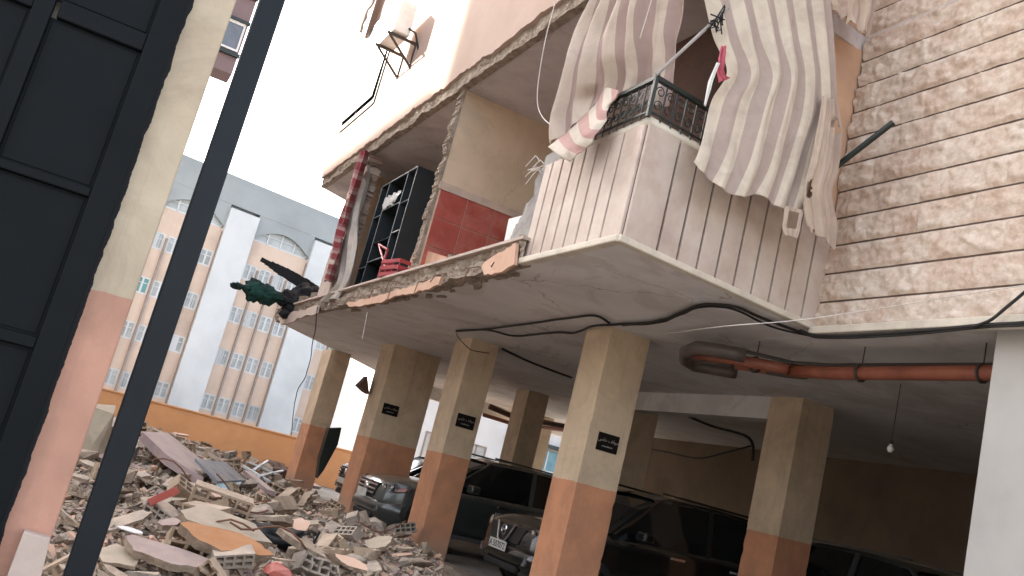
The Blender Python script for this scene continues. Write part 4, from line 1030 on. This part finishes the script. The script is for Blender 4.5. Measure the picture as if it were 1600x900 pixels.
# far block of flats turned 79 degrees
u_ = Vector((math.sin(R(79)), math.cos(R(79)), 0)); nrm_ = Vector((math.cos(R(79)), -math.sin(R(79)), 0))   # nrm towards the street
d0 = at(262, 627, 'y', 62.5)
fb = empty('far_building', (d0.x, d0.y, 0), label='long grey and white institutional block with tan bays and arched top windows', cat='building')
RM = Matrix(((u_.x, nrm_.x, 0, 0), (u_.y, nrm_.y, 0, 0), (0, 0, 1, 0), (0, 0, 0, 1)))
def fpart(mb, name, mat, parent=fb, **k):
    mb.v = [tuple(RM @ Vector(v)) for v in mb.v]; return mb.build(name, mat, parent, **k)
def zf(z): return z+1.3
PIL = [(-6.2, -4.3), (0, 2.05), (6.3, 8.6), (12.85, 15.1), (19.4, 21.6), (25.9, 28.1)]
b = MB()
S0, S1 = -16, 42
b.box(S0, S1, -12, -.6, 0, zf(14.9)); b.box(S0-.3, S1+.3, -12.3, -.25, zf(14.9), zf(15.3)); fpart(b, 'wall', MT['fargrey'])
b = MB(); b.box(S0, S1, -.6, -.1, zf(13.35), zf(14.9)); fpart(b, 'parapet', MT['fargrey'])
for a, c in PIL:
    b = MB(); b.box(a, c, -.6, .12, 0, zf(13.1)); fpart(b, 'pilaster', MT['farwhite'])
BAYS = [(-16, -6.2)]+[(PIL[i][1], PIL[i+1][0]) for i in range(len(PIL)-1)]+[(28.1, 42)]
rows = [(-.10, .95), (2.92, 4.02), (5.85, 6.95), (8.85, 9.95)]
for (a, c) in BAYS[1:-1]:
    n = 4; pw = (c-a)/n
    b = MB()
    zs = [-1.3]+[q_ for r_ in rows for q_ in r_]+[11.6]
    # tan wall with openings
    for i in range(0, len(zs)-1, 2): b.box(a, c, -.6, -.25, zf(zs[i]), zf(zs[i+1]))
    for k in range(n+1):
        for (z0, z1) in rows:
            xa, xb = max(a, a+k*pw-.10), min(c, a+k*pw+.10); b.box(xa, xb, -.6, -.25, zf(z0), zf(z1))
    fpart(b, 'bay_wall', MT['fartan'])
    b = MB()
    for k in range(n+1):
        x = a+k*pw; b.box(x-.06, x+.06, -.249, -.08, 0, zf(11.4 if k in (0, n) else 9.7))
    fpart(b, 'ribs', MT['farrib'])
    # arch head
    b = MB(); K = 16
    arc = [(a+(c-a)*k/K, 11.75+1.45*math.sin(math.pi*(.12+.76*k/K))/1.0-.55) for k in range(K+1)]
    for k in range(K):
        (x0, z0), (x1, z1) = arc[k], arc[k+1]
        b.add([(x0, -.6, zf(z0)), (x1, -.6, zf(z1)), (x1, -.6, zf(13.35)), (x0, -.6, zf(13.35)), (x0, -.12, zf(z0)), (x1, -.12, zf(z1)), (x1, -.12, zf(13.35)), (x0, -.12, zf(13.35))], [(0, 1, 2, 3), (4, 7, 6, 5), (0, 4, 5, 1)])
    fpart(b, 'arch_head', MT['fargrey'])
    b = MB(); fr = .05
    for k in range(5): x = a+.15+(c-a-.3)*k/4; zt_ = np.interp(x, [p[0] for p in arc], [p[1] for p in arc]); b.box(x-fr, x+fr, -.45, -.35, zf(11.6), zf(zt_))
    b.box(a+.1, c-.1, -.45, -.35, zf(11.6), zf(11.72)); b.box(a+.1, c-.1, -.44, -.36, zf(12.2), zf(12.26))
    wf = fpart(b, 'arched_window', MT['farwhite'])
    b = MB()
    for k in range(K):
        (x0, z0), (x1, z1) = arc[k], arc[k+1]; b.add([(x0, -.42, zf(11.6)), (x1, -.42, zf(11.6)), (x1, -.42, zf(z1)), (x0, -.42, zf(z0))], [(0, 1, 2, 3)])
    fpart(b, 'pane', MT['farglass'], wf)
    for ri, (z0, z1) in enumerate(rows):
        for k in range(n):
            x0, x1 = a+k*pw+.10, a+(k+1)*pw-.10; xm = (x0+x1)/2; f = .10
            b = MB(); b.box(x0, x0+f, -.36, -.26, zf(z0), zf(z1)); b.box(x1-f, x1, -.36, -.26, zf(z0), zf(z1)); b.box(x0+f, x1-f, -.36, -.26, zf(z1)-f, zf(z1)); b.box(x0+f, x1-f, -.36, -.26, zf(z0), zf(z0)+f)
            b.box(xm-f*.6, xm+f*.6, -.35, -.27, zf(z0)+f, zf(z1)-f); b.box(x0+f, x1-f, -.345, -.28, zf(z0)+.62*(z1-z0), zf(z0)+.62*(z1-z0)+.05)
            if (k*7+ri*3+int(a)) % 5 == 0: b.box(x0+f, xm-f*.6, -.34, -.29, zf(z0)+f, zf(z1)-f)
            if (k*5+ri*7+int(a)) % 4 == 1:
                for s_ in range(5): b.box(x0+f+s_*.16, x0+f+s_*.16+.03, -.255, -.235, zf(z0), zf(z1))
            w_ = fpart(b, 'window', MT['farwhite'])
            b = MB(); b.box(x0, x1, -.33, -.32, zf(z0), zf(z1)); fpart(b, 'pane', MT['tealglass'] if (k+ri*2+int(a)) % 13 == 0 else MT['farglass'], w_)

# neighbours along the alley that keep the ground in shade
def neighbour(name, x0, x1, y0, y1, h, label, fl=3.1, mat='neighbour', face='x', zb=0, wins=True):
    e = empty(name, (x1, y0, 0), 0, label, 'building'); b = MB(); b.box(x0-x1, 0, 0, y1-y0, zb, h)
    b.box(x0-x1-.1, .12, -.1, y1-y0+.1, h, h+.5); b.build('wall', MT[mat], e)
    if wins:
        ny = int((y1-y0)/3.2); 
        for f in range(int((h-zb)/fl)):
            for k in range(ny):
                yc = (k+.5)*(y1-y0)/ny; z = zb+f*fl+1.0
                b = MB(); b.box(.0, .05, yc-.65, yc+.65, z-.06, z); b.box(.0, .05, yc-.65, yc+.65, z+1.3, z+1.36); b.box(.0, .05, yc-.65, yc-.59, z, z+1.3); b.box(.0, .05, yc+.59, yc+.65, z, z+1.3); b.box(.0, .05, yc-.03, yc+.03, z, z+1.3)
                w_ = b.build('window', MT['white'], e); b = MB(); b.box(.005, .02, yc-.59, yc+.59, z, z+1.3); b.build('pane', MT['farglass'], w_)
    return e
neighbour('neighbour_building', -14, -6, 12, 24.6, 17.5, 'tall cream block behind the black gate')
neighbour('neighbour_building', -14, -6, 25, 46, 14.3, 'lower cream block beyond the black gate')
# tower with projecting storeys seen between the gate pillar and the post
tw = empty('tower_block', (1.75, 30, 0), label='brown tower corner with glazed balconies between gate pillar and steel post', cat='building')
b = MB(); zb = 11.75
b.box(-4.2, .06, 0, 1.0, zb, 20); b.box(-4.2, -2.6, .5, 8, 0, zb); b.build('wall', MT['towerbrown'], tw)
for k in range(4):
    z = zb+.75+k*2.1
    for z0_, z1_, d_ in ((z-.18, z-.06, -.12), (z+1.0, z+1.09, -.14)):
        b = MB(); b.box(-1.6, .10, d_, 0, z0_, z1_); b.build('ledge', MT['iron'], tw)
    for x0 in (-1.5, -.62):
        b = MB(); b.box(x0, x0+.06, -.07, -.001, z, z+1.0); b.box(x0+.56, x0+.62, -.07, -.001, z, z+1.0); b.box(x0+.06, x0+.56, -.07, -.001, z, z+.07); b.box(x0+.06, x0+.56, -.07, -.001, z+.9, z+1.0)
        w_ = b.build('window', MT['white'], tw); b = MB(); b.box(x0+.06, x0+.56, -.04, -.02, z+.07, z+.9); b.build('pane', MT['bluesheet'], w_)
# bright building seen through the car park
pb_ = empty('shop_building', (12, 38, 0), label='sunlit white building with blue shop glazing seen through the car park', cat='building')
b = MB(); b.box(0, 16, 0, 8, 0, 8); b.build('wall', MT['farwhite'], pb_)
b = MB(); b.box(6.8, 12, -.06, -.001, 1.2, 3.3); g_ = b.build('shop_window', MT['blueshop'], pb_)
b = MB()
for k in range(9): b.box(6.8+k*.62, 6.86+k*.62, -.10, -.061, 1.2, 3.3)
b.box(6.8, 12, -.10, -.061, 2.3, 2.38); b.build('frame', MT['farwhite'], g_)
b = MB(); b.box(6.5, 12.3, -.5, -.001, 3.4, 3.55); b.box(3.6, 4.2, -.06, -.001, 2.2, 3.4); b.build('canopy', MT['iron'], pb_)

for k, (x, z) in enumerate(((.8, 1.4), (2.6, 1.4), (4.6, 1.4), (.8, 4.4), (2.6, 4.4), (4.6, 4.4), (7.4, 4.4), (9.6, 4.4), (11.6, 4.4), (13.6, 1.4), (13.6, 4.4))):
    b = MB()
    for x0_, x1_, z0_, z1_ in ((x, x+.06, z, z+1.3), (x+.94, x+1.0, z, z+1.3), (x+.47, x+.53, z, z+1.3), (x+.06, x+.94, z+1.24, z+1.3), (x+.06, x+.94, z, z+.06)): b.box(x0_, x1_, -.07, -.002, z0_, z1_)
    w_ = b.build('window', MT['farrib'], pb_); b = MB(); b.box(x+.03, x+.97, -.03, -.01, z+.03, z+1.27); b.build('pane', MT['glassdark'] if k % 3 == 0 else MT['farglass'], w_)
# dark skip and boards beside the far pillar
b = MB(); c = at(520, 700, 'y', 20.3)
b.prism([at(*p, 'y', 20.2) for p in ((514, 669), (534, 668), (528, 695), (506, 735), (496, 748), (500, 715))], (.05, .4, 0)); b.build('scrap_board', MT['iron'], label='tall black panel leaning against the farthest pillar', cat='panel', bevel=.01)
b = MB(); b.prism([at(*p, 'y', 16.9) for p in ((560, 602), (574, 588), (577, 616), (570, 612))], (.02, .3, 0)); b.build('rust_sheet', MT['brown'], label='rust brown sheet hanging below the soffit beside the third pillar', cat='metal sheet')

# ------------------------------------------------------------------ rubble
rg = random.Random(11)
def hull(pts, name, mats):
    bm = bmesh.new()
    for p in pts: bm.verts.new(p)
    bmesh.ops.convex_hull(bm, input=bm.verts[:])
    for v in [v for v in bm.verts if not v.link_faces]: bm.verts.remove(v)
    me = bpy.data.meshes.new(name); bm.to_mesh(me); bm.free()
    for m in mats: me.materials.append(m)
    return me
def chunk_mesh(mat, name, sx=1, sy=.8, sz=.5, n=18):
    pts = [Vector((rg.uniform(-1, 1)*sx, rg.uniform(-1, 1)*sy, rg.uniform(-1, 1)*sz)) for _ in range(n)]
    return hull(pts, name, [mat])
def slab_mesh(top, side, name, t=.10, irr=.35):
    n = rg.randint(5, 9); b = MB(); pts = []
    for k in range(n):
        a = 6.283*k/n+rg.uniform(-.25, .25); r_ = rg.uniform(1-irr, 1); pts.append((1.2*r_*math.cos(a), .8*r_*math.sin(a), 0))
    out = []
    for i, p in enumerate(pts):
        q_ = pts[(i+1) % n]
        for k in range(4):
            f = k/4; out.append((p[0]+(q_[0]-p[0])*f+rg.uniform(-.035, .035), p[1]+(q_[1]-p[1])*f+rg.uniform(-.035, .035), rg.uniform(-.006, .006)))
    m = len(out); b.v = [(x, y, z+t/2) for x, y, z in out]+[(x*rg.uniform(.93, 1.04), y*rg.uniform(.93, 1.04), z-t/2) for x, y, z in out]
    b.f.append(tuple(range(m))); b.m.append(0); b.f.append(tuple(range(m, 2*m))[::-1]); b.m.append(1)
    for i in range(m): j = (i+1) % m; b.f.append((i, i+m, j+m, j)); b.m.append(1)
    me = bpy.data.meshes.new(name); me.from_pydata(b.v, [], b.f); me.materials.append(top); me.materials.append(side); me.polygons.foreach_set('material_index', b.m)
    return me
def block_mesh(mat, name, L=.40, Wd=.20, Hh=.20, nx=3, nz=2, cut=0, face=None):
    """hollow block: cells run along y; cut>0 breaks one end off raggedly"""
    b = MB(); t = .022; cw = (L-t)/nx; ch = (Hh-t)/nz; xs = [i*cw for i in range(nx+1)]; zs = [k*ch for k in range(nz+1)]
    def yend(x, z): return Wd-(cut*Wd*(.5+.5*noise.noise(Vector((x*14, z*17, nx*3+cut*9)))) if cut else 0)
    for x in xs:
        for k in range(6):
            z0, z1 = Hh*k/6, Hh*(k+1)/6; b.add([(x, 0, z0), (x+t, 0, z0), (x+t, yend(x, z0), z0), (x, yend(x, z0), z0), (x, 0, z1), (x+t, 0, z1), (x+t, yend(x, z1), z1), (x, yend(x, z1), z1)], [(0, 1, 2, 3), (4, 7, 6, 5), (0, 4, 5, 1), (2, 6, 7, 3), (0, 3, 7, 4), (1, 5, 6, 2)])
    for z in zs:
        for k in range(10):
            x0, x1 = L*k/10, L*(k+1)/10; e = .0006
            b.add([(x0, e, z+e), (x1, e, z+e), (x1, yend(x1, z)-e, z+e), (x0, yend(x0, z)-e, z+e), (x0, e, z+t-e), (x1, e, z+t-e), (x1, yend(x1, z)-e, z+t-e), (x0, yend(x0, z)-e, z+t-e)], [(0, 3, 2, 1), (4, 5, 6, 7), (0, 1, 5, 4), (2, 3, 7, 6)])
    b.v = [(x-L/2, y-Wd/2, z-Hh/2) for x, y, z in b.v]
    me = bpy.data.meshes.new(name); me.from_pydata(b.v, [], b.f); me.materials.append(mat); return me
def put(me, name, p, rot, sc, label, cat, group):
    o = bpy.data.objects.new(name, me); col.objects.link(o); o.location = p; o.rotation_euler = rot; o.scale = sc
    tag(o, label, cat, group); return o
blocks = [block_mesh(MT['blockm'], 'hollow_block', cut=c) for c in (0, .3, .6)]+[block_mesh(MT['blockg'], 'hollow_block', nx=4, cut=c, L=.40, Hh=.15) for c in (0, .5)]+[block_mesh(MT['blockm'], 'hollow_block', L=.26, nx=2, cut=.7)]
chunks_t = [chunk_mesh(MT['chunkc'], 'masonry_chunk', 1, rg.uniform(.5, .9), rg.uniform(.3, .6)) for _ in range(6)]
chunks_g = [chunk_mesh(MT['chunkg'], 'concrete_chunk', 1, rg.uniform(.5, .9), rg.uniform(.3, .6)) for _ in range(5)]
slabs = {k: [slab_mesh(MT[m], MT['chunkc'], 'plaster_slab', rg.uniform(.14, .3)) for _ in range(4)] for k, m in (('mauve', 'mauve'), ('cream', 'creamplaster'), ('orange', 'orangeplaster'), ('pink', 'plaster'), ('bare', 'chunkc'), ('grey', 'chunkg'))}
bits = [MT['mauve'], MT['plaster'], MT['creamplaster']]
def zone(x, y):
    a = 'nearest the camera' if y < 7.6 else 'in the middle of the heap' if y < 11 else 'towards the far crest' if y < 16 else 'far back near the orange wall'
    return a+(' on the gate side' if x < .22*y+.1 else ' on the pillar side')
LAND = [((345, 785), 'the large hollow block'), ((345, 822), 'the long beige slab'), ((352, 855), 'the orange plastered fragment'), ((262, 868), 'the flat mauve slab'), ((478, 756), 'the pillar side mauve slab'),
 ((435, 892), 'the round red lump'), ((207, 829), 'the white shard'), ((270, 695), 'the long sloping mauve slab'), ((345, 735), 'the blue grey sheet'), ((405, 755), 'the pale straight board'), ((256, 775), 'the dull red strip'),
 ((425, 836), 'the black bag'), ((470, 740), 'the foot of the farthest pillar'), ((535, 790), 'the foot of the third pillar'), ((650, 860), 'the foot of the second pillar'), ((590, 800), 'the nose of the green car'), ((150, 690), 'the big cream block'),
 ((170, 800), 'the steel post'), ((300, 760), 'the pale blue panel'), ((560, 885), 'the lower edge debris'), ((380, 712), 'the orange wall'), ((500, 840), 'the pavement edge')]
def proj(p):
    d = Vector(p)-EYE; z = d.dot(fw); return (W/2+FPX*d.dot(r2)/z, H/2-FPX*d.dot(u2)/z)
seen_lab = {}
def where(x, y, z):
    px, py = proj((x, y, z)); (lx, ly), nm = min(LAND, key=lambda l: math.hypot(l[0][0]-px, l[0][1]-py))
    dx, dy = px-lx, py-ly
    if math.hypot(dx, dy) < 14: return 'touching '+nm
    if abs(dx) > abs(dy)*1.8: return ('right of ' if dx > 0 else 'left of ')+nm
    if abs(dy) > abs(dx)*1.8: return ('below ' if dy > 0 else 'above ')+nm
    return ('below and ' if dy > 0 else 'above and ')+('right of ' if dx > 0 else 'left of ')+nm
cnt = 0
specials = [(360, 795), (345, 830), (265, 870), (345, 865), (430, 830), (345, 740), (500, 870)]
tries = 0; placed = []
while cnt < 255 and tries < 6000:
    tries += 1
    # sample so that near pieces are dense enough to be seen one by one
    y = 4.6+20*rg.random()**1.35; x = rg.uniform(.03*y, .36*y+.4)
    if x > 4.9 and rg.random() < .85: continue
    h = heap(x, y)
    if h < .04 or x > 5.1: continue
    mind = .12 if y < 9 else .22
    if any(abs(x-a) < mind and abs(y-b_) < mind for a, b_ in placed[-200:]): continue
    placed.append((x, y)); cnt += 1
    k = rg.random(); s = rg.uniform(.08, .19)*(1+.02*y); tilt = (rg.gauss(0, .26), rg.gauss(0, .26), rg.uniform(0, 6.28)); z = h+rg.uniform(.02, .14)
    zn = zone(x, y)
    wh_ = where(x, y, z); px_, py_ = proj((x, y, z))
    if py_ > 915 or px_ < 90: cnt -= 1; continue
    if k < .30:
        m_ = rg.choice(blocks); sc = rg.uniform(.65, .95); r_ = rg.choice((0, 0, 1.57)); mm = blocks.index(m_)
        look = ('upended ' if r_ else 'level ')+['whole clay block', 'chipped clay block', 'half clay block', 'low grey block', 'broken grey block', 'clay block stump'][mm]
        put(m_, 'hollow_block', (x, y, z+.05), (rg.gauss(0, .4)+r_, rg.gauss(0, .35), rg.uniform(0, 6.28)), (sc, sc, sc), look+' '+wh_, 'block', 'broken hollow blocks in the rubble heap')
    elif k < .44: put(rg.choice(chunks_t), 'masonry_chunk', (x, y, z), tilt, (s, s, s), ('big' if s > .2 else 'small')+' tan masonry chunk '+wh_, 'rubble', 'tan masonry chunks in the rubble heap')
    elif k < .52: put(rg.choice(chunks_g), 'concrete_chunk', (x, y, z), tilt, (s, s, s), ('big' if s > .2 else 'small')+' grey concrete chunk '+wh_, 'rubble', 'grey concrete chunks in the rubble heap')
    else:
        c_ = rg.choice(['mauve', 'cream', 'cream', 'pink', 'bare', 'bare', 'bare', 'grey', 'grey'] if y < 16 else ['cream', 'mauve', 'bare', 'grey', 'pink']); s *= 1.15
        put(rg.choice(slabs[c_]), 'wall_fragment', (x, y, z+.03), tilt, (s, s*rg.uniform(.6, 1), s*rg.uniform(.45, .8)), ('wide ' if s > .23 else 'small ')+('tilted ' if abs(tilt[0])+abs(tilt[1]) > .5 else 'flat ')+{'mauve': 'mauve', 'cream': 'cream', 'pink': 'pink', 'bare': 'bare tan', 'grey': 'bare grey', 'orange': 'orange'}[c_]+' wall fragment '+wh_, 'wall fragment', 'plastered wall fragments in the rubble heap')
# countless crumbs
b = MB(); rg2 = random.Random(21)
for i in range(34000):
    y = 3.6+22*rg2.random()**1.5; x = rg2.uniform(-.2, .38*y+.7)
    if x > 5.25: continue
    h = heap(x, y)
    if h < .02 and rg2.random() < .8: continue
    s = rg2.uniform(.009, .052)*(1+.03*y)*(.4 if h < .02 else 1); a0 = rg2.uniform(0, 6.28); ex = rg2.uniform(.8, 3.4)
    c = Vector((x, y, h+rg2.uniform(.0, .05))); mi = rg2.choice((0, 0, 0, 1, 1, 2, 3, 4))
    ex_ = Euler((rg2.gauss(0, .5), rg2.gauss(0, .5), a0)).to_matrix(); pts = []
    for (dx, dy, dz) in ((-1, -1, -1), (1, -1, -1), (1, 1, -1), (-1, 1, -1), (-1, -1, 1), (1, -1, 1), (1, 1, 1), (-1, 1, 1)):
        pts.append(c+ex_ @ Vector((dx*s*ex*.5*rg2.uniform(.6, 1.2), dy*s*.5*rg2.uniform(.4, 1.2), dz*s*.24*rg2.uniform(.5, 1.2))))
    b.add(pts, [(0, 3, 2, 1), (4, 5, 6, 7), (0, 1, 5, 4), (1, 2, 6, 5), (2, 3, 7, 6), (3, 0, 4, 7)], mi)
b.build('rubble_crumbs', [MT['chunkc'], MT['chunkg'], MT['mauve'], MT['creamplaster'], MT['plaster']], label='countless masonry crumbs and splinters covering the ground', cat='rubble', kind='stuff')

# the pieces one can name
def ground_at(px, py, lift=0):
    """walk along the sight line until it meets the rubble"""
    d = (fw+r2*((px-W/2)/FPX)-u2*((py-H/2)/FPX)).normalized(); t = 2
    while t < 40:
        p = EYE+d*t
        if p.z <= heap(p.x, p.y)+lift: return p
        t += .03
    return EYE+d*20
def piece(px, me, name, rot, sc, label, cat, lift=.14):
    p = ground_at(px[0], px[1], lift); return put(me, name, p, rot, sc, label, cat, None)
big = block_mesh(MT['blockm'], 'hollow_block', L=.52, Wd=.22, Hh=.20, nx=4, nz=2)
piece((345, 785), big, 'hollow_block', (.12, .10, R(-8)), (1, 1, 1), 'large hollow block showing two rows of dark holes above the beige slab', 'block', .22)
piece((345, 822), slab_mesh(MT['creamplaster'], MT['chunkc'], 'wall_fragment', .12), 'wall_fragment', (.30, .12, R(-12)), (.34, .30, .5), 'long beige wall slab lying in the middle of the heap', 'wall fragment', .2)
piece((352, 850), slab_mesh(MT['orangeplaster'], MT['chunkc'], 'wall_fragment', .16), 'wall_fragment', (.55, .10, R(-10)), (.30, .16, .5), 'bright orange plastered fragment leaning below the beige slab', 'wall fragment', .22)
piece((262, 868), slab_mesh(MT['mauve'], MT['chunkc'], 'wall_fragment', .10), 'wall_fragment', (.22, .08, R(-15)), (.30, .22, .5), 'flat mauve wall slab nearest the steel post', 'wall fragment', .18)
piece((478, 716+40), slab_mesh(MT['mauve'], MT['chunkg'], 'wall_fragment', .12), 'wall_fragment', (.1, .0, R(20)), (.45, .35, .6), 'mauve slab lying flat left of the parking pillars', 'wall fragment', .12)
piece((435, 892), chunk_mesh(MT['redfrag'] if 'redfrag' in MT else MT['tile'], 'masonry_chunk', 1, .8, .5), 'red_lump', (.2, 0, 0), (.11, .10, .08), 'rounded red lump at the bottom edge of the rubble', 'rubble', .15)
piece((207, 829), slab_mesh(MT['white'], MT['white'], 'plate_shard', .02), 'plate_shard', (.2, .1, .4), (.10, .07, .3), 'bright white shard on the rubble beside the steel post', 'shard', .15)
piece((150, 680), chunk_mesh(MT['creamplaster'], 'masonry_chunk', .6, .5, 1.0, 14), 'masonry_chunk', (.1, -.2, .3), (.32, .3, .40), 'big cream block standing between gate pillar and steel post', 'rubble', .30)
# long slab sloping down from the crest, blue sheet and pale panel
def board(px, name, mats, thick, label, cat, bevel=0):
    b = MB(); b.prism([at(*p) for p in px], (0, 0, -thick), 0); return b.build(name, mats, label=label, cat=cat, bevel=bevel)
gp_ = [ground_at(x, y, l) for x, y, l in ((222, 674, .35), (262, 676, .35), (330, 730, .22), (318, 747, .18), (262, 712, .25))]
b = MB(); b.prism(gp_, (0, 0, -.10)); b.build('roof_slab', [MT['mauve']], label='long mauve slab sloping down from the crest of the heap', cat='slab')
b = MB(); b.prism([ground_at(x, y, l) for x, y, l in ((305, 716, .32), (352, 722, .32), (385, 750, .20), (340, 752, .22))], (0, 0, -.03)); b.build('metal_sheet', MT['bluesheet'], label='dark blue grey sheet lying tilted near the crest of the heap', cat='metal sheet')
b = MB(); b.prism([ground_at(x, y, l) for x, y, l in ((338, 754, .2), (380, 749, .2), (370, 765, .16), (350, 764, .16))], (0, 0, -.025)); b.build('glass_panel', MT['bluepanel'], label='pale blue panel just below the blue grey sheet', cat='panel')
b = MB(); b.beam(ground_at(385, 738, .25), ground_at(424, 770, .15), .10, .05); b.build('timber_board', MT['mauve'], label='straight pale board lying right of the blue grey sheet', cat='board')
b = MB(); b.beam(ground_at(233, 785, .18), ground_at(278, 765, .32), .06, .06); b.build('red_strip', MT['tile'], label='dull red strip sticking up in the middle of the heap', cat='strip')
for k, (a_, c_) in enumerate((((388, 722), (436, 742)), ((396, 735), (425, 715)), ((380, 728), (420, 752)), ((404, 745), (442, 735)))):
    b = MB(); b.beam(ground_at(*a_, .25), ground_at(*c_, .22), .05, .03); b.build('window_frame_piece', MT['farwhite'], label=['pale frame strip lying lengthwise among the bent frames', 'pale frame strip crossing the others at the pillar side', 'pale frame strip lowest among the bent frames', 'pale frame strip nearest the far pillar'][k], cat='frame piece')
# brown cloth heap and dark tarpaulin
def blob(p, s, mat, name, label, cat, seed, n=14):
    b = MB(); vs = []
    for i in range(n+1):
        for k in range(2*n):
            a = math.pi*i/n; t = math.pi*k/n; v = Vector((math.sin(a)*math.cos(t), math.sin(a)*math.sin(t), math.cos(a)))
            r_ = 1+.55*noise.fractal(v*1.6+Vector((seed, 0, 0)), .6, 2.1, 4); vs.append(Vector((v.x*s[0], v.y*s[1], v.z*s[2]))*r_+p)
    fs = [(i*2*n+k, (i+1)*2*n+k, (i+1)*2*n+(k+1) % (2*n), i*2*n+(k+1) % (2*n)) for i in range(n) for k in range(2*n)]
    b.add(vs, fs); return b.build(name, mat, label=label, cat=cat, smooth=True)
blob(ground_at(432, 738, .1), (.55, .4, .22), MT['brown'], 'brown_blanket', 'crumpled brown blanket at the foot of the farthest pillar', 'blanket', 4)
blob(ground_at(408, 716, .1), (.8, .4, .16), MT['blackcloth'], 'dark_tarpaulin', 'dark tarpaulin on the far rubble below the orange wall', 'tarpaulin', 9)
blob(ground_at(513, 752, .15), (.22, .2, .2), MT['bluepanel'], 'pale_sack', 'pale blue sack on the ground between the two farthest pillars', 'sack', 14)
p_ = ground_at(425, 836, .12)
bb = empty('black_bag', tuple(p_), R(-20), 'crumpled black bag with a strap lying right of the beige slab', 'bag')
b = MB(); n = 14; vs = []
for i in range(n+1):
    for k in range(2*n):
        a = math.pi*i/n; t = math.pi*k/n; v = Vector((math.sin(a)*math.cos(t), math.sin(a)*math.sin(t), math.cos(a)))
        r_ = 1+.6*noise.fractal(v*1.7, .6, 2.1, 4); vs.append(Vector((v.x*.26, v.y*.14, v.z*.075))*r_)
b.add(vs, [(i*2*n+k, (i+1)*2*n+k, (i+1)*2*n+(k+1) % (2*n), i*2*n+(k+1) % (2*n)) for i in range(n) for k in range(2*n)]); b.build('bag_body', MT['blackcloth'], bb, smooth=True)
b = MB(); b.tube([(.2, 0, .03), (.3, .05, .10), (.34, .0, .02), (.36, -.02, .12)], .012, 6); b.build('strap', MT['blackcloth'], bb)
for k, (x, y, sx, l) in enumerate(((300, 800, 1, 'bent rusty reinforcing bar left of the large hollow block'), (420, 800, -1, 'bent rusty reinforcing bar above the black bag'), (250, 840, 1, 'bent rusty reinforcing bar above the flat mauve slab'),
        (480, 870, -1, 'bent rusty reinforcing bar near the lower edge of the heap'), (550, 830, 1, 'bent rusty reinforcing bar by the foot of the third pillar'), (330, 770, -1, 'bent rusty reinforcing bar below the pale blue panel'))):
    p = ground_at(x, y, .12); b = MB(); r1 = random.Random(k); pts_ = [p+Vector((sx*(i*.09), .03*math.sin(i*1.3+k), .05+.07*math.sin(i*.8+k*2)+.02*i)) for i in range(8)]
    b.tube(pts_, .008, 6); b.build('reinforcing_bar', MT['rust'], label=l, cat='metal bar', smooth=True)
# wreckage hanging off the far slab corner
def lump(p, s, seed, amp=.55, n=12):
    vs = []
    for i in range(n+1):
        for k in range(2*n):
            a = math.pi*i/n; t = math.pi*k/n; v = Vector((math.sin(a)*math.cos(t), math.sin(a)*math.sin(t), math.cos(a)))
            r_ = 1+amp*noise.fractal(v*1.8+Vector((seed, 0, 0)), .6, 2.1, 4); vs.append(Vector((v.x*s[0], v.y*s[1], v.z*s[2]))*r_+p)
    return vs, [(i*2*n+k, (i+1)*2*n+k, (i+1)*2*n+(k+1) % (2*n), i*2*n+(k+1) % (2*n)) for i in range(n) for k in range(2*n)]
b = MB(); n_ = 14
A_p, B_p = hp(408, 405, 17.2), hp(508, 462, 17.3)
for i in range(n_):
    p0_, p1_ = A_p.lerp(B_p, i/n_), A_p.lerp(B_p, (i+1.02)/n_); wv = .05+.16*math.sin(math.pi*min(1, (i+1)/n_*.8))
    b.beam(p0_+Vector((0, 0, .02*noise.noise(Vector((i*.7, 1, 1))))), p1_, .05, wv+.03*noise.noise(Vector((i*1.3, 0, 0))))
b.build('twisted_board', MT['blackcloth'], cl)
b = MB()
for k, (x, y, sx, sz) in enumerate(((430, 462, .30, .08), (450, 467, .30, .14), (470, 470, .28, .22), (484, 460, .28, .17), (460, 482, .20, .15), (499, 461, .22, .11), (446, 490, .10, .08))):
    b.add(*lump(hp(x, y, 17.2), (sx, .16, sz), k*3.1))
b.build('black_cloth', MT['blackcloth'], cl, smooth=True)
b = MB()
for k, (x, y, sx, sz) in enumerate(((371, 447, .12, .06), (384, 450, .15, .05), (398, 454, .20, .19), (412, 459, .24, .17), (428, 463, .20, .09))):
    b.add(*lump(at(x, y, 'y', 17.05), (sx, .14, sz), k*2.3, .4))
b.build('green_cloth', MT['greencloth'], smooth=True, label='dark green cloth bundle dangling in the air beyond the slab corner', cat='cloth')
# blocks leaning at the foot of the second pillar
for k, (x, y, rot, l) in enumerate(((650, 878, (.0, .1, .3), 'pale broken block lying against the foot of the second pillar'), (670, 862, (1.2, .2, 1.0), 'splintered block standing on end at the foot of the second pillar'), (596, 812, (.1, .2, -.3), 'flat broken block just in front of the green car'))):
    p = ground_at(x, y, .1); put(chunk_mesh(MT['chunkc'], 'masonry_chunk', 1, .45, .35), 'masonry_chunk', p, rot, (.22, .22, .2), l, 'rubble', None)

# where a few pieces still read alike, say which of them is meant
from collections import defaultdict
same = defaultdict(list)
for o in bpy.data.objects:
    if o.parent is None and 'label' in o and o.get('group', '').endswith('rubble heap'): same[o['label']].append(o)
for lab, os_ in same.items():
    words = {2: ('nearer', 'farther'), 3: ('nearest', 'middle', 'farthest')}.get(len(os_))
    if words:
        os_.sort(key=lambda o: (o.location-EYE).length)
        for w_, o in zip(words, os_): o['label'] = w_+' '+lab
